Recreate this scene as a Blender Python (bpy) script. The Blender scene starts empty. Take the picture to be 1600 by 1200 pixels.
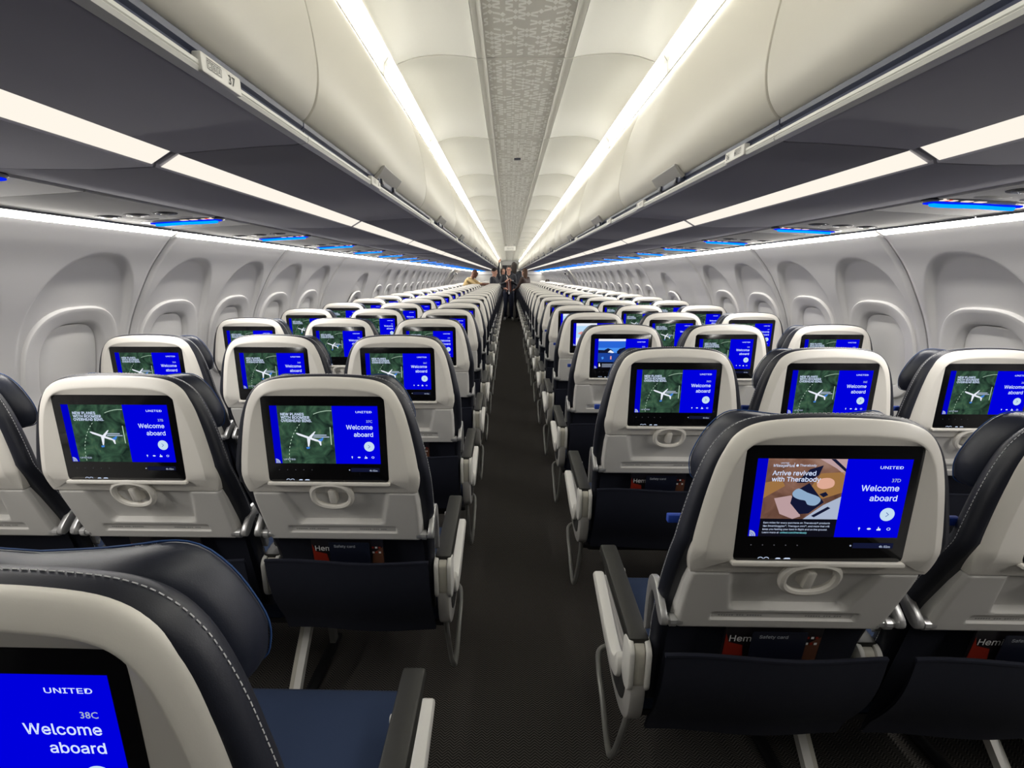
import bpy, bmesh, math, random
import numpy as np
from mathutils import Vector, Matrix

random.seed(7)
scene = bpy.context.scene
COL = scene.collection

# ------------------------------------------------------------------ camera
CAM = bpy.data.cameras.new('camera')
cam = bpy.data.objects.new('camera', CAM)
COL.objects.link(cam)
CAM.sensor_fit = 'HORIZONTAL'
CAM.sensor_width = 36.0
CAM.lens = 724.84 / 1600 * 36.0
CAM.shift_x = 0.01294
CAM.clip_start = 0.02
cam.location = (-0.0559, 0.0, 1.45)
cam.rotation_euler = (math.pi / 2 - 0.2299, 0, 0.0206)
scene.camera = cam

# ------------------------------------------------------------------ world and exposure
world = bpy.data.worlds.new('world')
scene.world = world
world.use_nodes = True
world.node_tree.nodes['Background'].inputs[0].default_value = (0.5, 0.55, 0.6, 1)
world.node_tree.nodes['Background'].inputs[1].default_value = 0.02
scene.view_settings.view_transform = 'Standard'
scene.view_settings.look = 'None'
scene.view_settings.exposure = 0.12
scene.view_settings.gamma = 1.0
scene.view_settings.use_curve_mapping = False
COVE_POWER, BIN_POWER, SILL_POWER, SCREEN_POWER = 31.0, 0.92, 56.0, 1.0

# ------------------------------------------------------------------ materials
def srgb(r, g, b):
    f = lambda c: (c / 255 / 12.92) if c / 255 <= 0.04045 else ((c / 255 + 0.055) / 1.055) ** 2.4
    return (f(r), f(g), f(b), 1)

def mat(name, col, rough=0.5, metal=0.0, spec=0.5, bump=0.0, bscale=300.0, var=0.0, coat=0.0):
    m = bpy.data.materials.new(name); m.use_nodes = True
    nt = m.node_tree; b = nt.nodes['Principled BSDF']
    col = tuple(col) if len(col) == 4 else (*col, 1)
    b.inputs['Base Color'].default_value = col
    b.inputs['Roughness'].default_value = rough
    b.inputs['Metallic'].default_value = metal
    b.inputs['Specular IOR Level'].default_value = spec
    b.inputs['Coat Weight'].default_value = coat
    tc = nt.nodes.new('ShaderNodeTexCoord')
    if bump > 0:
        n = nt.nodes.new('ShaderNodeTexNoise'); n.inputs['Scale'].default_value = bscale
        n.inputs['Detail'].default_value = 3
        nt.links.new(tc.outputs['Object'], n.inputs['Vector'])
        bp = nt.nodes.new('ShaderNodeBump'); bp.inputs['Strength'].default_value = bump
        bp.inputs['Distance'].default_value = 0.002
        nt.links.new(n.outputs['Fac'], bp.inputs['Height'])
        nt.links.new(bp.outputs['Normal'], b.inputs['Normal'])
    if var > 0:
        n = nt.nodes.new('ShaderNodeTexNoise'); n.inputs['Scale'].default_value = 9
        nt.links.new(tc.outputs['Object'], n.inputs['Vector'])
        mx = nt.nodes.new('ShaderNodeMix'); mx.data_type = 'RGBA'
        mx.inputs[6].default_value = tuple(c * (1 - var) for c in col[:3]) + (1,)
        mx.inputs[7].default_value = tuple(min(1, c * (1 + var)) for c in col[:3]) + (1,)
        nt.links.new(n.outputs['Fac'], mx.inputs[0])
        nt.links.new(mx.outputs[2], b.inputs['Base Color'])
    return m

def emit(name, col, power=1.0, sample=False):
    m = bpy.data.materials.new(name); m.use_nodes = True
    nt = m.node_tree; nt.nodes.clear()
    o = nt.nodes.new('ShaderNodeOutputMaterial'); e = nt.nodes.new('ShaderNodeEmission')
    e.inputs['Color'].default_value = tuple(col) if len(col) == 4 else (*col, 1)
    e.inputs['Strength'].default_value = power
    nt.links.new(e.outputs[0], o.inputs[0])
    m.cycles.emission_sampling = 'AUTO' if sample else 'NONE'
    return m

M = {}
M['shell'] = mat('white seat plastic', (0.82, 0.79, 0.73), 0.42, bump=0.03, bscale=900)
M['tray'] = mat('grey white tray plastic', (0.76, 0.745, 0.715), 0.5, bump=0.03, bscale=900)
M['leather'] = mat('navy black leather', (0.015, 0.017, 0.027), 0.45, bump=0.08, bscale=700)
M['head'] = mat('headrest leather', (0.012, 0.015, 0.028), 0.45, bump=0.08, bscale=700)
M['stitch'] = mat('pale thread', (0.6, 0.6, 0.62), 0.8)
M['blue_stitch'] = mat('blue thread', (0.015, 0.06, 0.20), 0.7)
M['fabric'] = mat('blue seat cloth', (0.013, 0.028, 0.072), 0.9, bump=0.3, bscale=1200)
M['pocket'] = mat('navy pocket cloth', (0.0035, 0.0055, 0.017), 0.9, bump=0.2, bscale=900)
M['black'] = mat('black plastic', (0.008, 0.008, 0.009), 0.5)
M['bezel'] = mat('black screen glass', (0.004, 0.004, 0.005), 0.12, spec=0.4)
M['pad'] = mat('dark grey armrest rubber', (0.026, 0.026, 0.023), 0.5, bump=0.1, bscale=800)
M['grey'] = mat('light grey plastic', (0.42, 0.41, 0.39), 0.45)
M['cream'] = mat('cream plastic', (0.55, 0.53, 0.46), 0.5)
M['white'] = mat('white plastic', (0.72, 0.71, 0.67), 0.4)
M['groove'] = mat('charcoal groove', (0.03, 0.03, 0.03), 0.6)
M['silver'] = mat('silver metal', (0.62, 0.62, 0.62), 0.38, metal=0.75)
M['steel'] = mat('grey painted tube', (0.30, 0.30, 0.28), 0.4, metal=0.3)
M['tab'] = mat('royal blue webbing', (0.01, 0.05, 0.36), 0.7)
M['mark'] = mat('embossed grey print', (0.32, 0.32, 0.32), 0.6)
M['wall'] = mat('sidewall off white', (0.69, 0.68, 0.67), 0.55, bump=0.02, bscale=700)
M['shade'] = mat('window shade plastic', (0.78, 0.77, 0.75), 0.5)
M['ceil'] = mat('ceiling panel ivory', (0.72, 0.715, 0.665), 0.5)
M['frame'] = mat('ceiling frame ivory', (0.74, 0.73, 0.68), 0.5)
M['pat_base'] = mat('pattern panel grey', (0.74, 0.725, 0.68), 0.55)
M['pat'] = mat('pattern white', (1.0, 1.0, 0.97), 0.5)
M['bin'] = mat('bin door ivory', (0.66, 0.635, 0.565), 0.42, bump=0.02, bscale=900)
M['bin_low'] = mat('bin underside grey', (0.35, 0.345, 0.39), 0.85, spec=0.12)
M['psu'] = mat('service panel grey', (0.66, 0.65, 0.63), 0.85, spec=0.15)
M['psu_dark'] = mat('dark service plate', (0.02, 0.022, 0.035), 0.35)
M['gasket'] = mat('blue grey bin gasket', (0.055, 0.065, 0.11), 0.4)
M['sill'] = mat('bin sill pale', (0.62, 0.62, 0.58), 0.35)
M['ink'] = mat('black ink', (0.01, 0.01, 0.01), 0.6)
M['bulk'] = mat('bulkhead laminate', (0.45, 0.44, 0.42), 0.5)
M['dark'] = mat('unlit galley dark', (0.03, 0.03, 0.035), 0.9)  # dark colour stands in for unlit galley space at both cabin ends
M['kick'] = mat('kick panel grey', (0.20, 0.20, 0.20), 0.6)
M['cove'] = emit('cove light lens', (1.0, 0.98, 0.90), COVE_POWER, True)
M['strip'] = emit('bin light lens', (1.0, 0.93, 0.82), BIN_POWER, True)
M['sill_light'] = emit('sidewall light lens', (1.0, 0.965, 0.905), SILL_POWER, True)
M['psu_blue'] = emit('blue mood light', (0.0, 0.25, 1.0), 1.6, False)
M['psu_glow'] = emit('blue lamp halo', (0.0, 0.012, 0.85), 1.2, False)  # painted halo of the blue lamp, not a second lamp
M['icon_w'] = emit('lit white icon', (0.9, 0.75, 0.65), 1.0)
M['icon_r'] = emit('lit red icon', (0.9, 0.08, 0.04), 1.0)
S = SCREEN_POWER
M['s_blue'] = emit('screen blue', (0.0, 0.0, 0.66), S)
M['s_blue2'] = emit('screen blue bar', (0.0, 0.0, 0.50), S)
M['s_white'] = emit('screen white', (0.62, 0.72, 0.95), S)
M['s_dim'] = emit('screen dim white', (0.36, 0.42, 0.55), S)
M['s_faint'] = emit('screen faint grey', (0.07, 0.07, 0.08), S)
M['s_circle'] = emit('screen pale circle', (0.50, 0.66, 0.80), S)
M['s_dark'] = emit('screen near black', (0.004, 0.004, 0.008), S)
M['s_navy'] = emit('screen navy', (0.006, 0.008, 0.03), S)
M['s_sky'] = emit('screen sky blue', (0.06, 0.26, 0.80), S)
M['s_skytop'] = emit('screen deep sky', (0.02, 0.12, 0.62), S)
M['s_lake'] = emit('screen lake blue', (0.01, 0.05, 0.30), S)
M['s_paper'] = emit('screen paper white', (0.75, 0.78, 0.86), S)
M['s_pale'] = emit('screen pale blue', (0.45, 0.66, 0.86), S)
M['s_pink'] = emit('screen pink', (0.72, 0.32, 0.30), S)
M['s_peach'] = emit('screen peach', (0.66, 0.36, 0.27), S)
M['s_blanket'] = emit('screen blush cloth', (0.44, 0.30, 0.31), S)
M['s_goggle'] = emit('screen goggle blue', (0.24, 0.36, 0.52), S)
M['s_tan'] = emit('screen tan', (0.30, 0.15, 0.05), S)
M['s_tail'] = emit('screen tail blue', (0.05, 0.20, 0.62), S)
M['s_cyan'] = emit('screen cyan', (0.20, 0.62, 0.70), S)
M['s_line'] = emit('screen pale green line', (0.42, 0.58, 0.45), S)

def picture(name, ramp, scale, power):
    m = emit(name, (1, 1, 1), power)
    nt = m.node_tree; e = [n for n in nt.nodes if n.type == 'EMISSION'][0]
    tc = nt.nodes.new('ShaderNodeTexCoord'); n = nt.nodes.new('ShaderNodeTexNoise')
    n.inputs['Scale'].default_value = scale; n.inputs['Detail'].default_value = 5; n.inputs['Distortion'].default_value = 0.9
    nt.links.new(tc.outputs['Object'], n.inputs['Vector'])
    r = nt.nodes.new('ShaderNodeValToRGB')
    while len(r.color_ramp.elements) < len(ramp): r.color_ramp.elements.new(0.5)
    for el, (p, c) in zip(r.color_ramp.elements, ramp): el.position = p; el.color = (*c, 1)
    nt.links.new(n.outputs['Fac'], r.inputs[0]); nt.links.new(r.outputs[0], e.inputs['Color'])
    return m
M['s_green'] = picture('screen forest', [(0.30, (0.008, 0.018, 0.014)), (0.46, (0.022, 0.05, 0.032)), (0.58, (0.035, 0.085, 0.05)), (0.72, (0.075, 0.13, 0.07))], 34, S)
M['s_brown'] = picture('screen brown leather', [(0.30, (0.07, 0.03, 0.02)), (0.55, (0.20, 0.10, 0.07)), (0.75, (0.32, 0.2, 0.16))], 16, S)

def carpet():
    m = mat('herringbone carpet', (0.02, 0.02, 0.02), 0.95, spec=0.1)
    nt = m.node_tree; b = nt.nodes['Principled BSDF']
    tc = [n for n in nt.nodes if n.type == 'TEX_COORD'][0]
    sx = nt.nodes.new('ShaderNodeSeparateXYZ'); nt.links.new(tc.outputs['Object'], sx.inputs[0])
    def mth(op, a, bv=None):
        n = nt.nodes.new('ShaderNodeMath'); n.operation = op
        for i, v in enumerate((a, bv)):
            if v is None: continue
            if isinstance(v, (int, float)): n.inputs[i].default_value = v
            else: nt.links.new(v, n.inputs[i])
        return n.outputs[0]
    t = mth('PINGPONG', sx.outputs['X'], 0.017)
    v = mth('ADD', sx.outputs['Y'], mth('MULTIPLY', t, 0.8))
    st = mth('PINGPONG', v, 0.0045)
    st = mth('MULTIPLY', st, 1 / 0.0045)
    n = nt.nodes.new('ShaderNodeTexNoise'); n.inputs['Scale'].default_value = 350
    nt.links.new(tc.outputs['Object'], n.inputs['Vector'])
    f = mth('MULTIPLY', mth('POWER', st, 1.6), mth('ADD', n.outputs['Fac'], 0.25))
    mx = nt.nodes.new('ShaderNodeMix'); mx.data_type = 'RGBA'
    mx.inputs[6].default_value = (0.016, 0.0155, 0.015, 1); mx.inputs[7].default_value = (0.17, 0.156, 0.142, 1)
    nt.links.new(f, mx.inputs[0]); nt.links.new(mx.outputs[2], b.inputs['Base Color'])
    return m
M['carpet'] = carpet()

# ------------------------------------------------------------------ mesh builder
import os
try:      # the interface typeface that ships inside Blender; the built-in one serves if it is missing
    FONT = bpy.data.fonts.load(os.path.join(bpy.utils.system_resource('DATAFILES', path='fonts'), 'Inter.woff2'))
except Exception:
    FONT = None
_text = {}
def text_shape(s, bold):
    """outline of a string as flat triangles, cap height 1, left edge at 0"""
    k = (s, bold)
    if k not in _text:
        cu = bpy.data.curves.new('lettering', 'FONT'); cu.body = s; cu.resolution_u = 2; cu.offset = bold * 0.7
        if FONT and not s[:1].isdigit(): cu.font = FONT   # figures come out cleaner in the built-in face
        o = bpy.data.objects.new('lettering', cu); COL.objects.link(o)
        me = o.to_mesh()
        vs = np.array([v.co[:2] for v in me.vertices]) if len(me.vertices) else np.zeros((0, 2))
        fs = [tuple(p.vertices) for p in me.polygons]
        o.to_mesh_clear(); bpy.data.objects.remove(o); bpy.data.curves.remove(cu)
        if len(vs):
            vs[:, 0] -= vs[:, 0].min(); vs /= (0.682 if s[:1].isdigit() and CAP != 1.0 else CAP)
        _text[k] = (vs, fs)
    return _text[k]

CAP = 1.0
CAP = float(text_shape('H', 0.0)[0][:, 1].max()); _text.clear()

class MB:
    def __init__(self): self.v = []; self.f = []; self.m = []; self.mats = []
    def mi(self, name):
        if name not in self.mats: self.mats.append(name)
        return self.mats.index(name)
    def add(self, vs, fs, m):
        o = len(self.v); k = self.mi(m)
        self.v += [tuple(v) for v in vs]
        self.f += [tuple(i + o for i in f) for f in fs]; self.m += [k] * len(fs)
    def quad(self, a, b, c, d, m): self.add([a, b, c, d], [(0, 1, 2, 3)], m)
    def loft(self, rings, m, cap0=True, cap1=True, closed=True):
        n = len(rings[0]); vs = [p for r in rings for p in r]; fs = []
        for i in range(len(rings) - 1):
            for j in range(n if closed else n - 1):
                k = (j + 1) % n
                fs.append((i * n + j, i * n + k, (i + 1) * n + k, (i + 1) * n + j))
        if cap0: fs.append(tuple(reversed(range(n))))
        if cap1: fs.append(tuple(range((len(rings) - 1) * n, len(rings) * n)))
        self.add(vs, fs, m)
    def box(self, x0, x1, y0, y1, z0, z1, m, b=0.0):
        if b <= 0:
            vs = [(x, y, z) for x in (x0, x1) for y in (y0, y1) for z in (z0, z1)]
            self.add(vs, [(0, 1, 3, 2), (4, 6, 7, 5), (0, 4, 5, 1), (2, 3, 7, 6), (0, 2, 6, 4), (1, 5, 7, 3)], m); return
        o = rrect((x0 + x1) / 2, (y0 + y1) / 2, (x1 - x0) / 2, (y1 - y0) / 2, b, 4)
        self.slab(o, lambda p, d: (p[0], p[1], d), z0, z1, m, min(b, (z1 - z0) * 0.4))
    def slab(self, outline, fn, d0, d1, m, b=0.0):
        """prism of a closed 2D outline; fn(point, depth) gives 3D; edges rounded by b"""
        if b > 0:
            s = 1 if d1 > d0 else -1
            i1 = inset(outline, b); i2 = inset(outline, b * 0.3)
            rings = [[fn(p, d0) for p in i1], [fn(p, d0 + s * b * 0.3) for p in i2], [fn(p, d0 + s * b) for p in outline],
                     [fn(p, d1 - s * b) for p in outline], [fn(p, d1 - s * b * 0.3) for p in i2], [fn(p, d1) for p in i1]]
        else:
            rings = [[fn(p, d0) for p in outline], [fn(p, d1) for p in outline]]
        self.loft(rings, m)
    def tube(self, path, r, m, n=10, closed=False):
        pts = [Vector(p) for p in path]; rings = []
        rr = r if isinstance(r, (list, tuple)) else [r] * len(pts)
        up = None
        for i, p in enumerate(pts):
            if closed: d = pts[(i + 1) % len(pts)] - pts[i - 1]
            else: d = pts[min(i + 1, len(pts) - 1)] - pts[max(i - 1, 0)]
            d.normalize()
            if up is None:
                up = Vector((0, 0, 1)) if abs(d.z) < 0.9 else Vector((1, 0, 0))
            up = (up - d * up.dot(d)).normalized(); s = d.cross(up)
            rings.append([tuple(p + (up * math.cos(a) + s * math.sin(a)) * rr[i]) for a in [2 * math.pi * k / n for k in range(n)]])
        if closed: rings.append(rings[0])
        self.loft(rings, m, not closed, not closed)
    def disc(self, c, r, fn, m, n=24, r2=None):
        vs = [fn((c[0] + r * math.cos(a), c[1] + (r2 or r) * math.sin(a))) for a in [2 * math.pi * k / n for k in range(n)]]
        self.add(vs, [tuple(range(n))], m)
    def poly(self, pts, m): self.add(pts, [tuple(range(len(pts)))], m)
    def text(self, s, m, x, z, h, fn, align='l', bold=0.0, width=1.0):
        vs, fs = text_shape(s, bold)
        if not len(vs): return
        w = vs[:, 0].max() * h * width
        x0 = x - (w if align == 'r' else w / 2 if align == 'c' else 0)
        self.add([fn((x0 + p[0] * h * width, z + p[1] * h)) for p in vs], fs, m)
    def transform(self, fn): self.v = [fn(p) for p in self.v]; return self
    def mirror_x(self):
        o = MB(); o.v = [(-p[0], p[1], p[2]) for p in self.v]; o.f = [tuple(reversed(f)) for f in self.f]; o.m = list(self.m); o.mats = list(self.mats); return o
    def mesh(self, name, smooth=32):
        me = bpy.data.meshes.new(name)
        me.from_pydata(self.v, [], self.f)
        for k in self.mats: me.materials.append(M[k] if isinstance(k, str) else k)
        me.polygons.foreach_set('material_index', self.m)
        if smooth:
            me.shade_smooth(); me.set_sharp_from_angle(angle=math.radians(smooth))
        me.update()
        return me

def inset(o, b):
    n = len(o); out = []
    ar = sum(o[i][0] * o[(i + 1) % n][1] - o[(i + 1) % n][0] * o[i][1] for i in range(n))
    s = 1 if ar > 0 else -1
    for i in range(n):
        a, p, c = Vector(o[i - 1]), Vector(o[i]), Vector(o[(i + 1) % n])
        e1, e2 = (p - a), (c - p)
        if e1.length < 1e-9 or e2.length < 1e-9: out.append(tuple(p)); continue
        e1.normalize(); e2.normalize()
        n1 = Vector((-e1.y, e1.x)) * s; n2 = Vector((-e2.y, e2.x)) * s
        q = n1 + n2
        if q.length < 1e-6: out.append(tuple(p)); continue
        q.normalize(); k = max(0.45, q.dot(n1))
        out.append(tuple(p + q * (b / k)))
    return out

def rrect(cx, cy, hx, hy, r, n=5):
    r = min(r, hx * 0.999, hy * 0.999); pts = []
    for (sx, sy, a0) in ((1, 1, 0), (-1, 1, 90), (-1, -1, 180), (1, -1, 270)):
        for k in range(n + 1):
            a = math.radians(a0 + 90 * k / n)
            pts.append((cx + sx * (hx - r) + r * math.cos(a), cy + sy * (hy - r) + r * math.sin(a)))
    return pts

def smooth(pts, n=6, closed=False):
    """Catmull-Rom through points of any dimension"""
    P = [np.array(p, float) for p in pts]; out = []; N = len(P)
    for i in range(N if closed else N - 1):
        p0 = P[i - 1] if (closed or i > 0) else P[0]; p1 = P[i]; p2 = P[(i + 1) % N]
        p3 = P[(i + 2) % N] if (closed or i + 2 < N) else P[-1]
        for k in range(n):
            t = k / n
            out.append(tuple(0.5 * (2 * p1 + (p2 - p0) * t + (2 * p0 - 5 * p1 + 4 * p2 - p3) * t * t + (3 * p1 - p0 - 3 * p2 + p3) * t ** 3)))
    if not closed: out.append(tuple(P[-1]))
    return out

def interp(x, xs, ys):
    return float(np.interp(x, xs, ys))
def sstep(a, b, x):
    t = np.clip((x - a) / (b - a), 0, 1); return t * t * (3 - 2 * t)

# ------------------------------------------------------------------ objects
def link(name, me, parent=None, loc=(0, 0, 0), kind=None):
    o = bpy.data.objects.new(name, me); COL.objects.link(o)
    o.location = loc
    if parent is not None: o.parent = parent
    if kind: o['kind'] = kind
    return o
def thing(name, label, cat, loc=(0, 0, 0), rz=0.0, group=None, me=None):
    o = bpy.data.objects.new(name, me); COL.objects.link(o)
    o.location = loc; o.rotation_euler = (0, 0, rz)
    o['label'] = label; o['category'] = cat
    if group: o['group'] = group
    return o
WORDS = 'first second third fourth fifth sixth seventh eighth ninth tenth eleventh twelfth'.split()
def nth(i):
    if i < 12: return WORDS[i]
    n = i + 1
    return str(n) + ('th' if 10 < n % 100 < 14 else {1: 'st', 2: 'nd', 3: 'rd'}.get(n % 10, 'th'))

Y0, Y1 = -1.36, 23.0
SIDES = ((-1, 'left'), (1, 'right'))

# ------------------------------------------------------------------ floor, walls
mb = MB(); mb.quad((-1.95, Y0, 0), (1.95, Y0, 0), (1.95, 27, 0), (-1.95, 27, 0), 'carpet')
link('floor', mb.mesh('floor', 0), kind='structure')

PROF = smooth([(1.66, 0.0), (1.74, 0.25), (1.80, 0.5), (1.825, 0.75), (1.81, 0.95), (1.775, 1.12), (1.735, 1.24), (1.68, 1.35), (1.605, 1.475), (1.53, 1.565), (1.485, 1.612)], 8)
PX = np.array([p[0] for p in PROF]); PZ = np.array([p[1] for p in PROF])

def scallop(a, z):
    e1 = ((np.abs(a) / 0.232) ** 2.4 + (np.maximum(z - 1.17, 0) / 0.352) ** 2.4) ** (1 / 2.4)
    return 0.027 * sstep(1.03, 0.92, e1) * (0.15 * sstep(0.72, 1.05, z) + 0.85 * sstep(1.02, 1.46, z))
def wall_mesh(w, wins, zoff=0.0):
    """sidewall panel from y=0 to y=w on the +x side; windows at wins; scallop, rim and reveal are real relief"""
    ys = np.linspace(0.004, w - 0.004, int(w / 0.005))
    zs = np.concatenate([np.linspace(0, 0.8, 12)[:-1], np.linspace(0.8, 1.612, 170)])
    Yg, Zg = np.meshgrid(ys, zs, indexing='ij')
    X = np.interp(Zg, PZ, PX)
    dX = np.gradient(np.interp(zs, PZ, PX), zs); nx = 1 / np.sqrt(1 + dX ** 2); nz = -dX * nx
    d = np.zeros_like(Yg)
    for yc in wins:
        a = np.abs(Yg - yc); z = Zg - zoff
        d += scallop(a, z)
        e3 = ((a / 0.185) ** 2.9 + (np.abs(z - 1.094) / 0.215) ** 2.9) ** (1 / 3.0)
        d += 0.060 * sstep(1.02, 0.90, e3)
    d += 0.010 * sstep(0.03, 0.0, np.minimum(Yg, w - Yg))
    V = np.stack([X + d * nx[None, :], Yg, Zg + d * nz[None, :]], -1)
    n, k = Yg.shape
    fs = [(i * k + j, (i + 1) * k + j, (i + 1) * k + j + 1, i * k + j + 1) for i in range(n - 1) for j in range(k - 1)]
    mb = MB(); mb.add(V.reshape(-1, 3).tolist(), fs, 'wall')
    # returned edges, so that each panel has a thickness at its seam
    for i, rev in ((0, False), (n - 1, True)):
        e = V[i]; b = e + np.array([0.03, 0, 0])
        vs = np.concatenate([e, b]).tolist()
        q = [(j, j + 1, k + j + 1, k + j) for j in range(k - 1)]
        mb.add(vs, [tuple(reversed(f)) if rev else f for f in q], 'wall')
    return mb

def shade_mesh():
    """window surround with raised rim and sloped reveal, and the closed shade inside it, following the wall"""
    mb = MB(); n = 64
    def sup(hx, hz, p=2.8):
        out = []
        for t in range(n):
            a = 2 * math.pi * t / n; c, q = math.cos(a), math.sin(a)
            r = (abs(c / hx) ** p + abs(q / hz) ** p) ** (-1 / p); out.append((r * c, r * q))
        return out
    def at(p, off):
        z = 1.094 + p[1]
        return (interp(z, PZ, PX) + float(scallop(p[0], z)) + off, p[0], z)
    R_ = [(0.212, 0.242, 0.006), (0.2065, 0.2365, -0.004), (0.2045, 0.2345, -0.0085), (0.2015, 0.2315, -0.0115), (0.197, 0.227, -0.0122), (0.188, 0.218, -0.0105), (0.152, 0.188, -0.004), (0.145, 0.182, -0.002), (0.140, 0.178, 0.002), (0.130, 0.1735, 0.020), (0.126, 0.171, 0.030)]
    mb.loft([[at(p, off) for p in sup(hx, hz)] for hx, hz, off in R_], 'wall', False, False)
    ring = sup(0.1235, 0.169, 3.1); rings = []
    for k in (0.0, 0.35, 0.7, 0.93): rings.append([at((p[0] * k, p[1] * k), 0.018) for p in ring])
    rings.append([at(p, 0.021) for p in ring]); rings.append([at(p, 0.032) for p in ring])
    mb.loft(rings, 'shade', False, False)
    mb.slab(rrect(0, -0.140, 0.03, 0.006, 0.005, 3), lambda p, d: at(p, 0.018 - d), 0.0, 0.009, 'shade', 0.002)
    return mb

SEAM = [(-0.09, 1.07), (0.98, 1.07), (2.05, 1.05), (3.10, 1.13)]
k = 0
while 5.80 + 1.07 * (k + 1) < Y1 + 0.3:
    SEAM.append((5.80 + 1.07 * k, 1.07)); k += 1
std = wall_mesh(1.07, (0.2675, 0.8025)); std_r = std.mesh('sidewall panel'); std_l = std.mirror_x().mesh('sidewall panel')
ex = wall_mesh(1.57, (0.94,), -0.05); ex_r = ex.mesh('exit panel'); ex_l = ex.mirror_x().mesh('exit panel')
sh = shade_mesh(); sh_r = sh.mesh('shade'); sh_l = sh.mirror_x().mesh('shade')
wn = 1
DOOR_Y = 5.80 + 1.07 * 6
for sx, side in SIDES:
    root = link('wall_' + side, None, kind='structure')
    for (y, w) in SEAM:
        if abs(y - DOOR_Y) < 0.1: continue
        o = link('sidewall_panel', std_r if sx > 0 else std_l, root, (0, y, 0), 'structure'); o.scale = (1, w / 1.07, 1)
        for f in (0.25, 0.75):
            link('window_%d' % wn, sh_r if sx > 0 else sh_l, None, (0, y + w * f, 0), 'structure'); wn += 1
    link('sidewall_panel', ex_r if sx > 0 else ex_l, root, (0, 4.23, 0), 'structure')
    link('window_%d' % wn, sh_r if sx > 0 else sh_l, None, (0, 5.17, -0.05), 'structure'); wn += 1
    mb = MB(); mb.box(sx * 1.95 - 0.02, sx * 1.95 + 0.02, Y0, 27, 0, 1.75, 'kick'); link('wall_outer_' + side, mb.mesh('wall outer', 0), kind='structure')
    mb = MB(); mb.slab([(sx * 1.60, 0.0), (sx * 1.70, 0.0), (sx * 1.77, 0.28), (sx * 1.72, 0.30), (sx * 1.66, 0.12)], lambda p, d: (p[0], d, p[1]), Y0, Y1, 'kick')
    link('baseboard_' + side, mb.mesh('baseboard', 20), kind='structure')
    # emergency door far ahead: lining, frame, lever and assist handle
    mb = MB(); w = 1.07
    pts = [(x, z) for x, z in PROF[::4]]
    mb.loft([[(sx * (p[0] + 0.01), 0.02, p[1]) for p in pts], [(sx * (p[0] + 0.01), w - 0.02, p[1]) for p in pts]], 'wall', False, False, False)
    mb.loft([[(sx * (p[0] - 0.03), 0.16, p[1]) for p in pts], [(sx * (p[0] - 0.03), w - 0.16, p[1]) for p in pts]], 'white', False, False, False)
    for yy in (0.16, w - 0.16):
        mb.tube([(sx * (p[0] - 0.02), yy, p[1]) for p in pts], 0.018, 'grey', 6)
    mb.tube([(sx * (interp(z, PZ, PX) - 0.09), yy, z) for yy, z in ((0.5, 1.2), (0.62, 1.28), (0.7, 1.36), (0.62, 1.44), (0.5, 1.5))], 0.02, 'white', 8)
    mb.box(sx * 1.50 - 0.03, sx * 1.50 + 0.03, 0.42, 0.72, 1.46, 1.53, 'white', 0.01)
    mb.box(sx * 1.455 - 0.02, sx * 1.455 + 0.02, 0.46, 0.56, 1.475, 1.515, 'psu_dark', 0.006)
    link('door_%d' % (1 if sx < 0 else 2), mb.mesh('exit door'), None, (0, DOOR_Y, 0), 'structure')
mb = MB(); mb.box(-1.9, 1.9, Y0 - 0.04, Y0, 0, 2.4, 'dark'); link('wall_back', mb.mesh('wall back', 0), kind='structure')
mb = MB()
for sx in (-1, 1): mb.box(min(sx * 0.30, sx * 1.86), max(sx * 0.30, sx * 1.86), Y1, Y1 + 0.9, 0, 1.50, 'bulk'); mb.box(min(sx * 0.30, sx * 1.86), max(sx * 0.30, sx * 1.86), Y1 + 0.02, Y1 + 0.9, 1.5, 1.75, 'wall'); mb.box(min(sx * 0.30, sx * 1.86), max(sx * 0.30, sx * 1.86), Y1 - 0.01, Y1 + 0.0, 1.47, 1.50, 'kick')
link('wall_front', mb.mesh('bulkhead', 0), kind='structure')
mb = MB(); mb.box(-1.9, 1.9, 26.5, 26.55, 0, 2.4, 'bulk'); mb.box(-0.4, 0.4, 26.4, 26.5, 0, 2.0, 'dark'); link('wall_front_galley', mb.mesh('galley', 0), kind='structure')  # dark box stands in for the unlit interior beyond the aisle

# sidewall light lens: one lamp per panel bay, both sides
for sx, side in SIDES:
    bays = [(y, w) for y, w in SEAM] + [(4.23, 1.57)]
    bays.sort()
    for i, (y, w) in enumerate(bays):
        mb = MB()
        a, b = 0.018, w - 0.018
        q = [(sx * 1.449, a, 1.6345), (sx * 1.449, b, 1.6345), (sx * 1.487, b, 1.6125), (sx * 1.487, a, 1.6125)]
        mb.add(q, [(0, 3, 2, 1) if sx < 0 else (0, 1, 2, 3)], 'sill_light')
        p = [(1.44, 1.652), (1.448, 1.6355), (1.487, 1.6135), (1.497, 1.620), (1.47, 1.655)]
        mb.slab([(sx * x, z) for x, z in p], lambda c, d: (c[0] + sx * 0.002, d, c[1] + 0.002), 0.004, w - 0.004, 'white')
        thing('sidewall_light', 'white strip lamp along the top of the %s sidewall, over its %s panel' % (side, nth(i)), 'lamp', (0, y, 0), group='strip lamps over the window panels', me=mb.mesh('sidewall light', 0))

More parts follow.
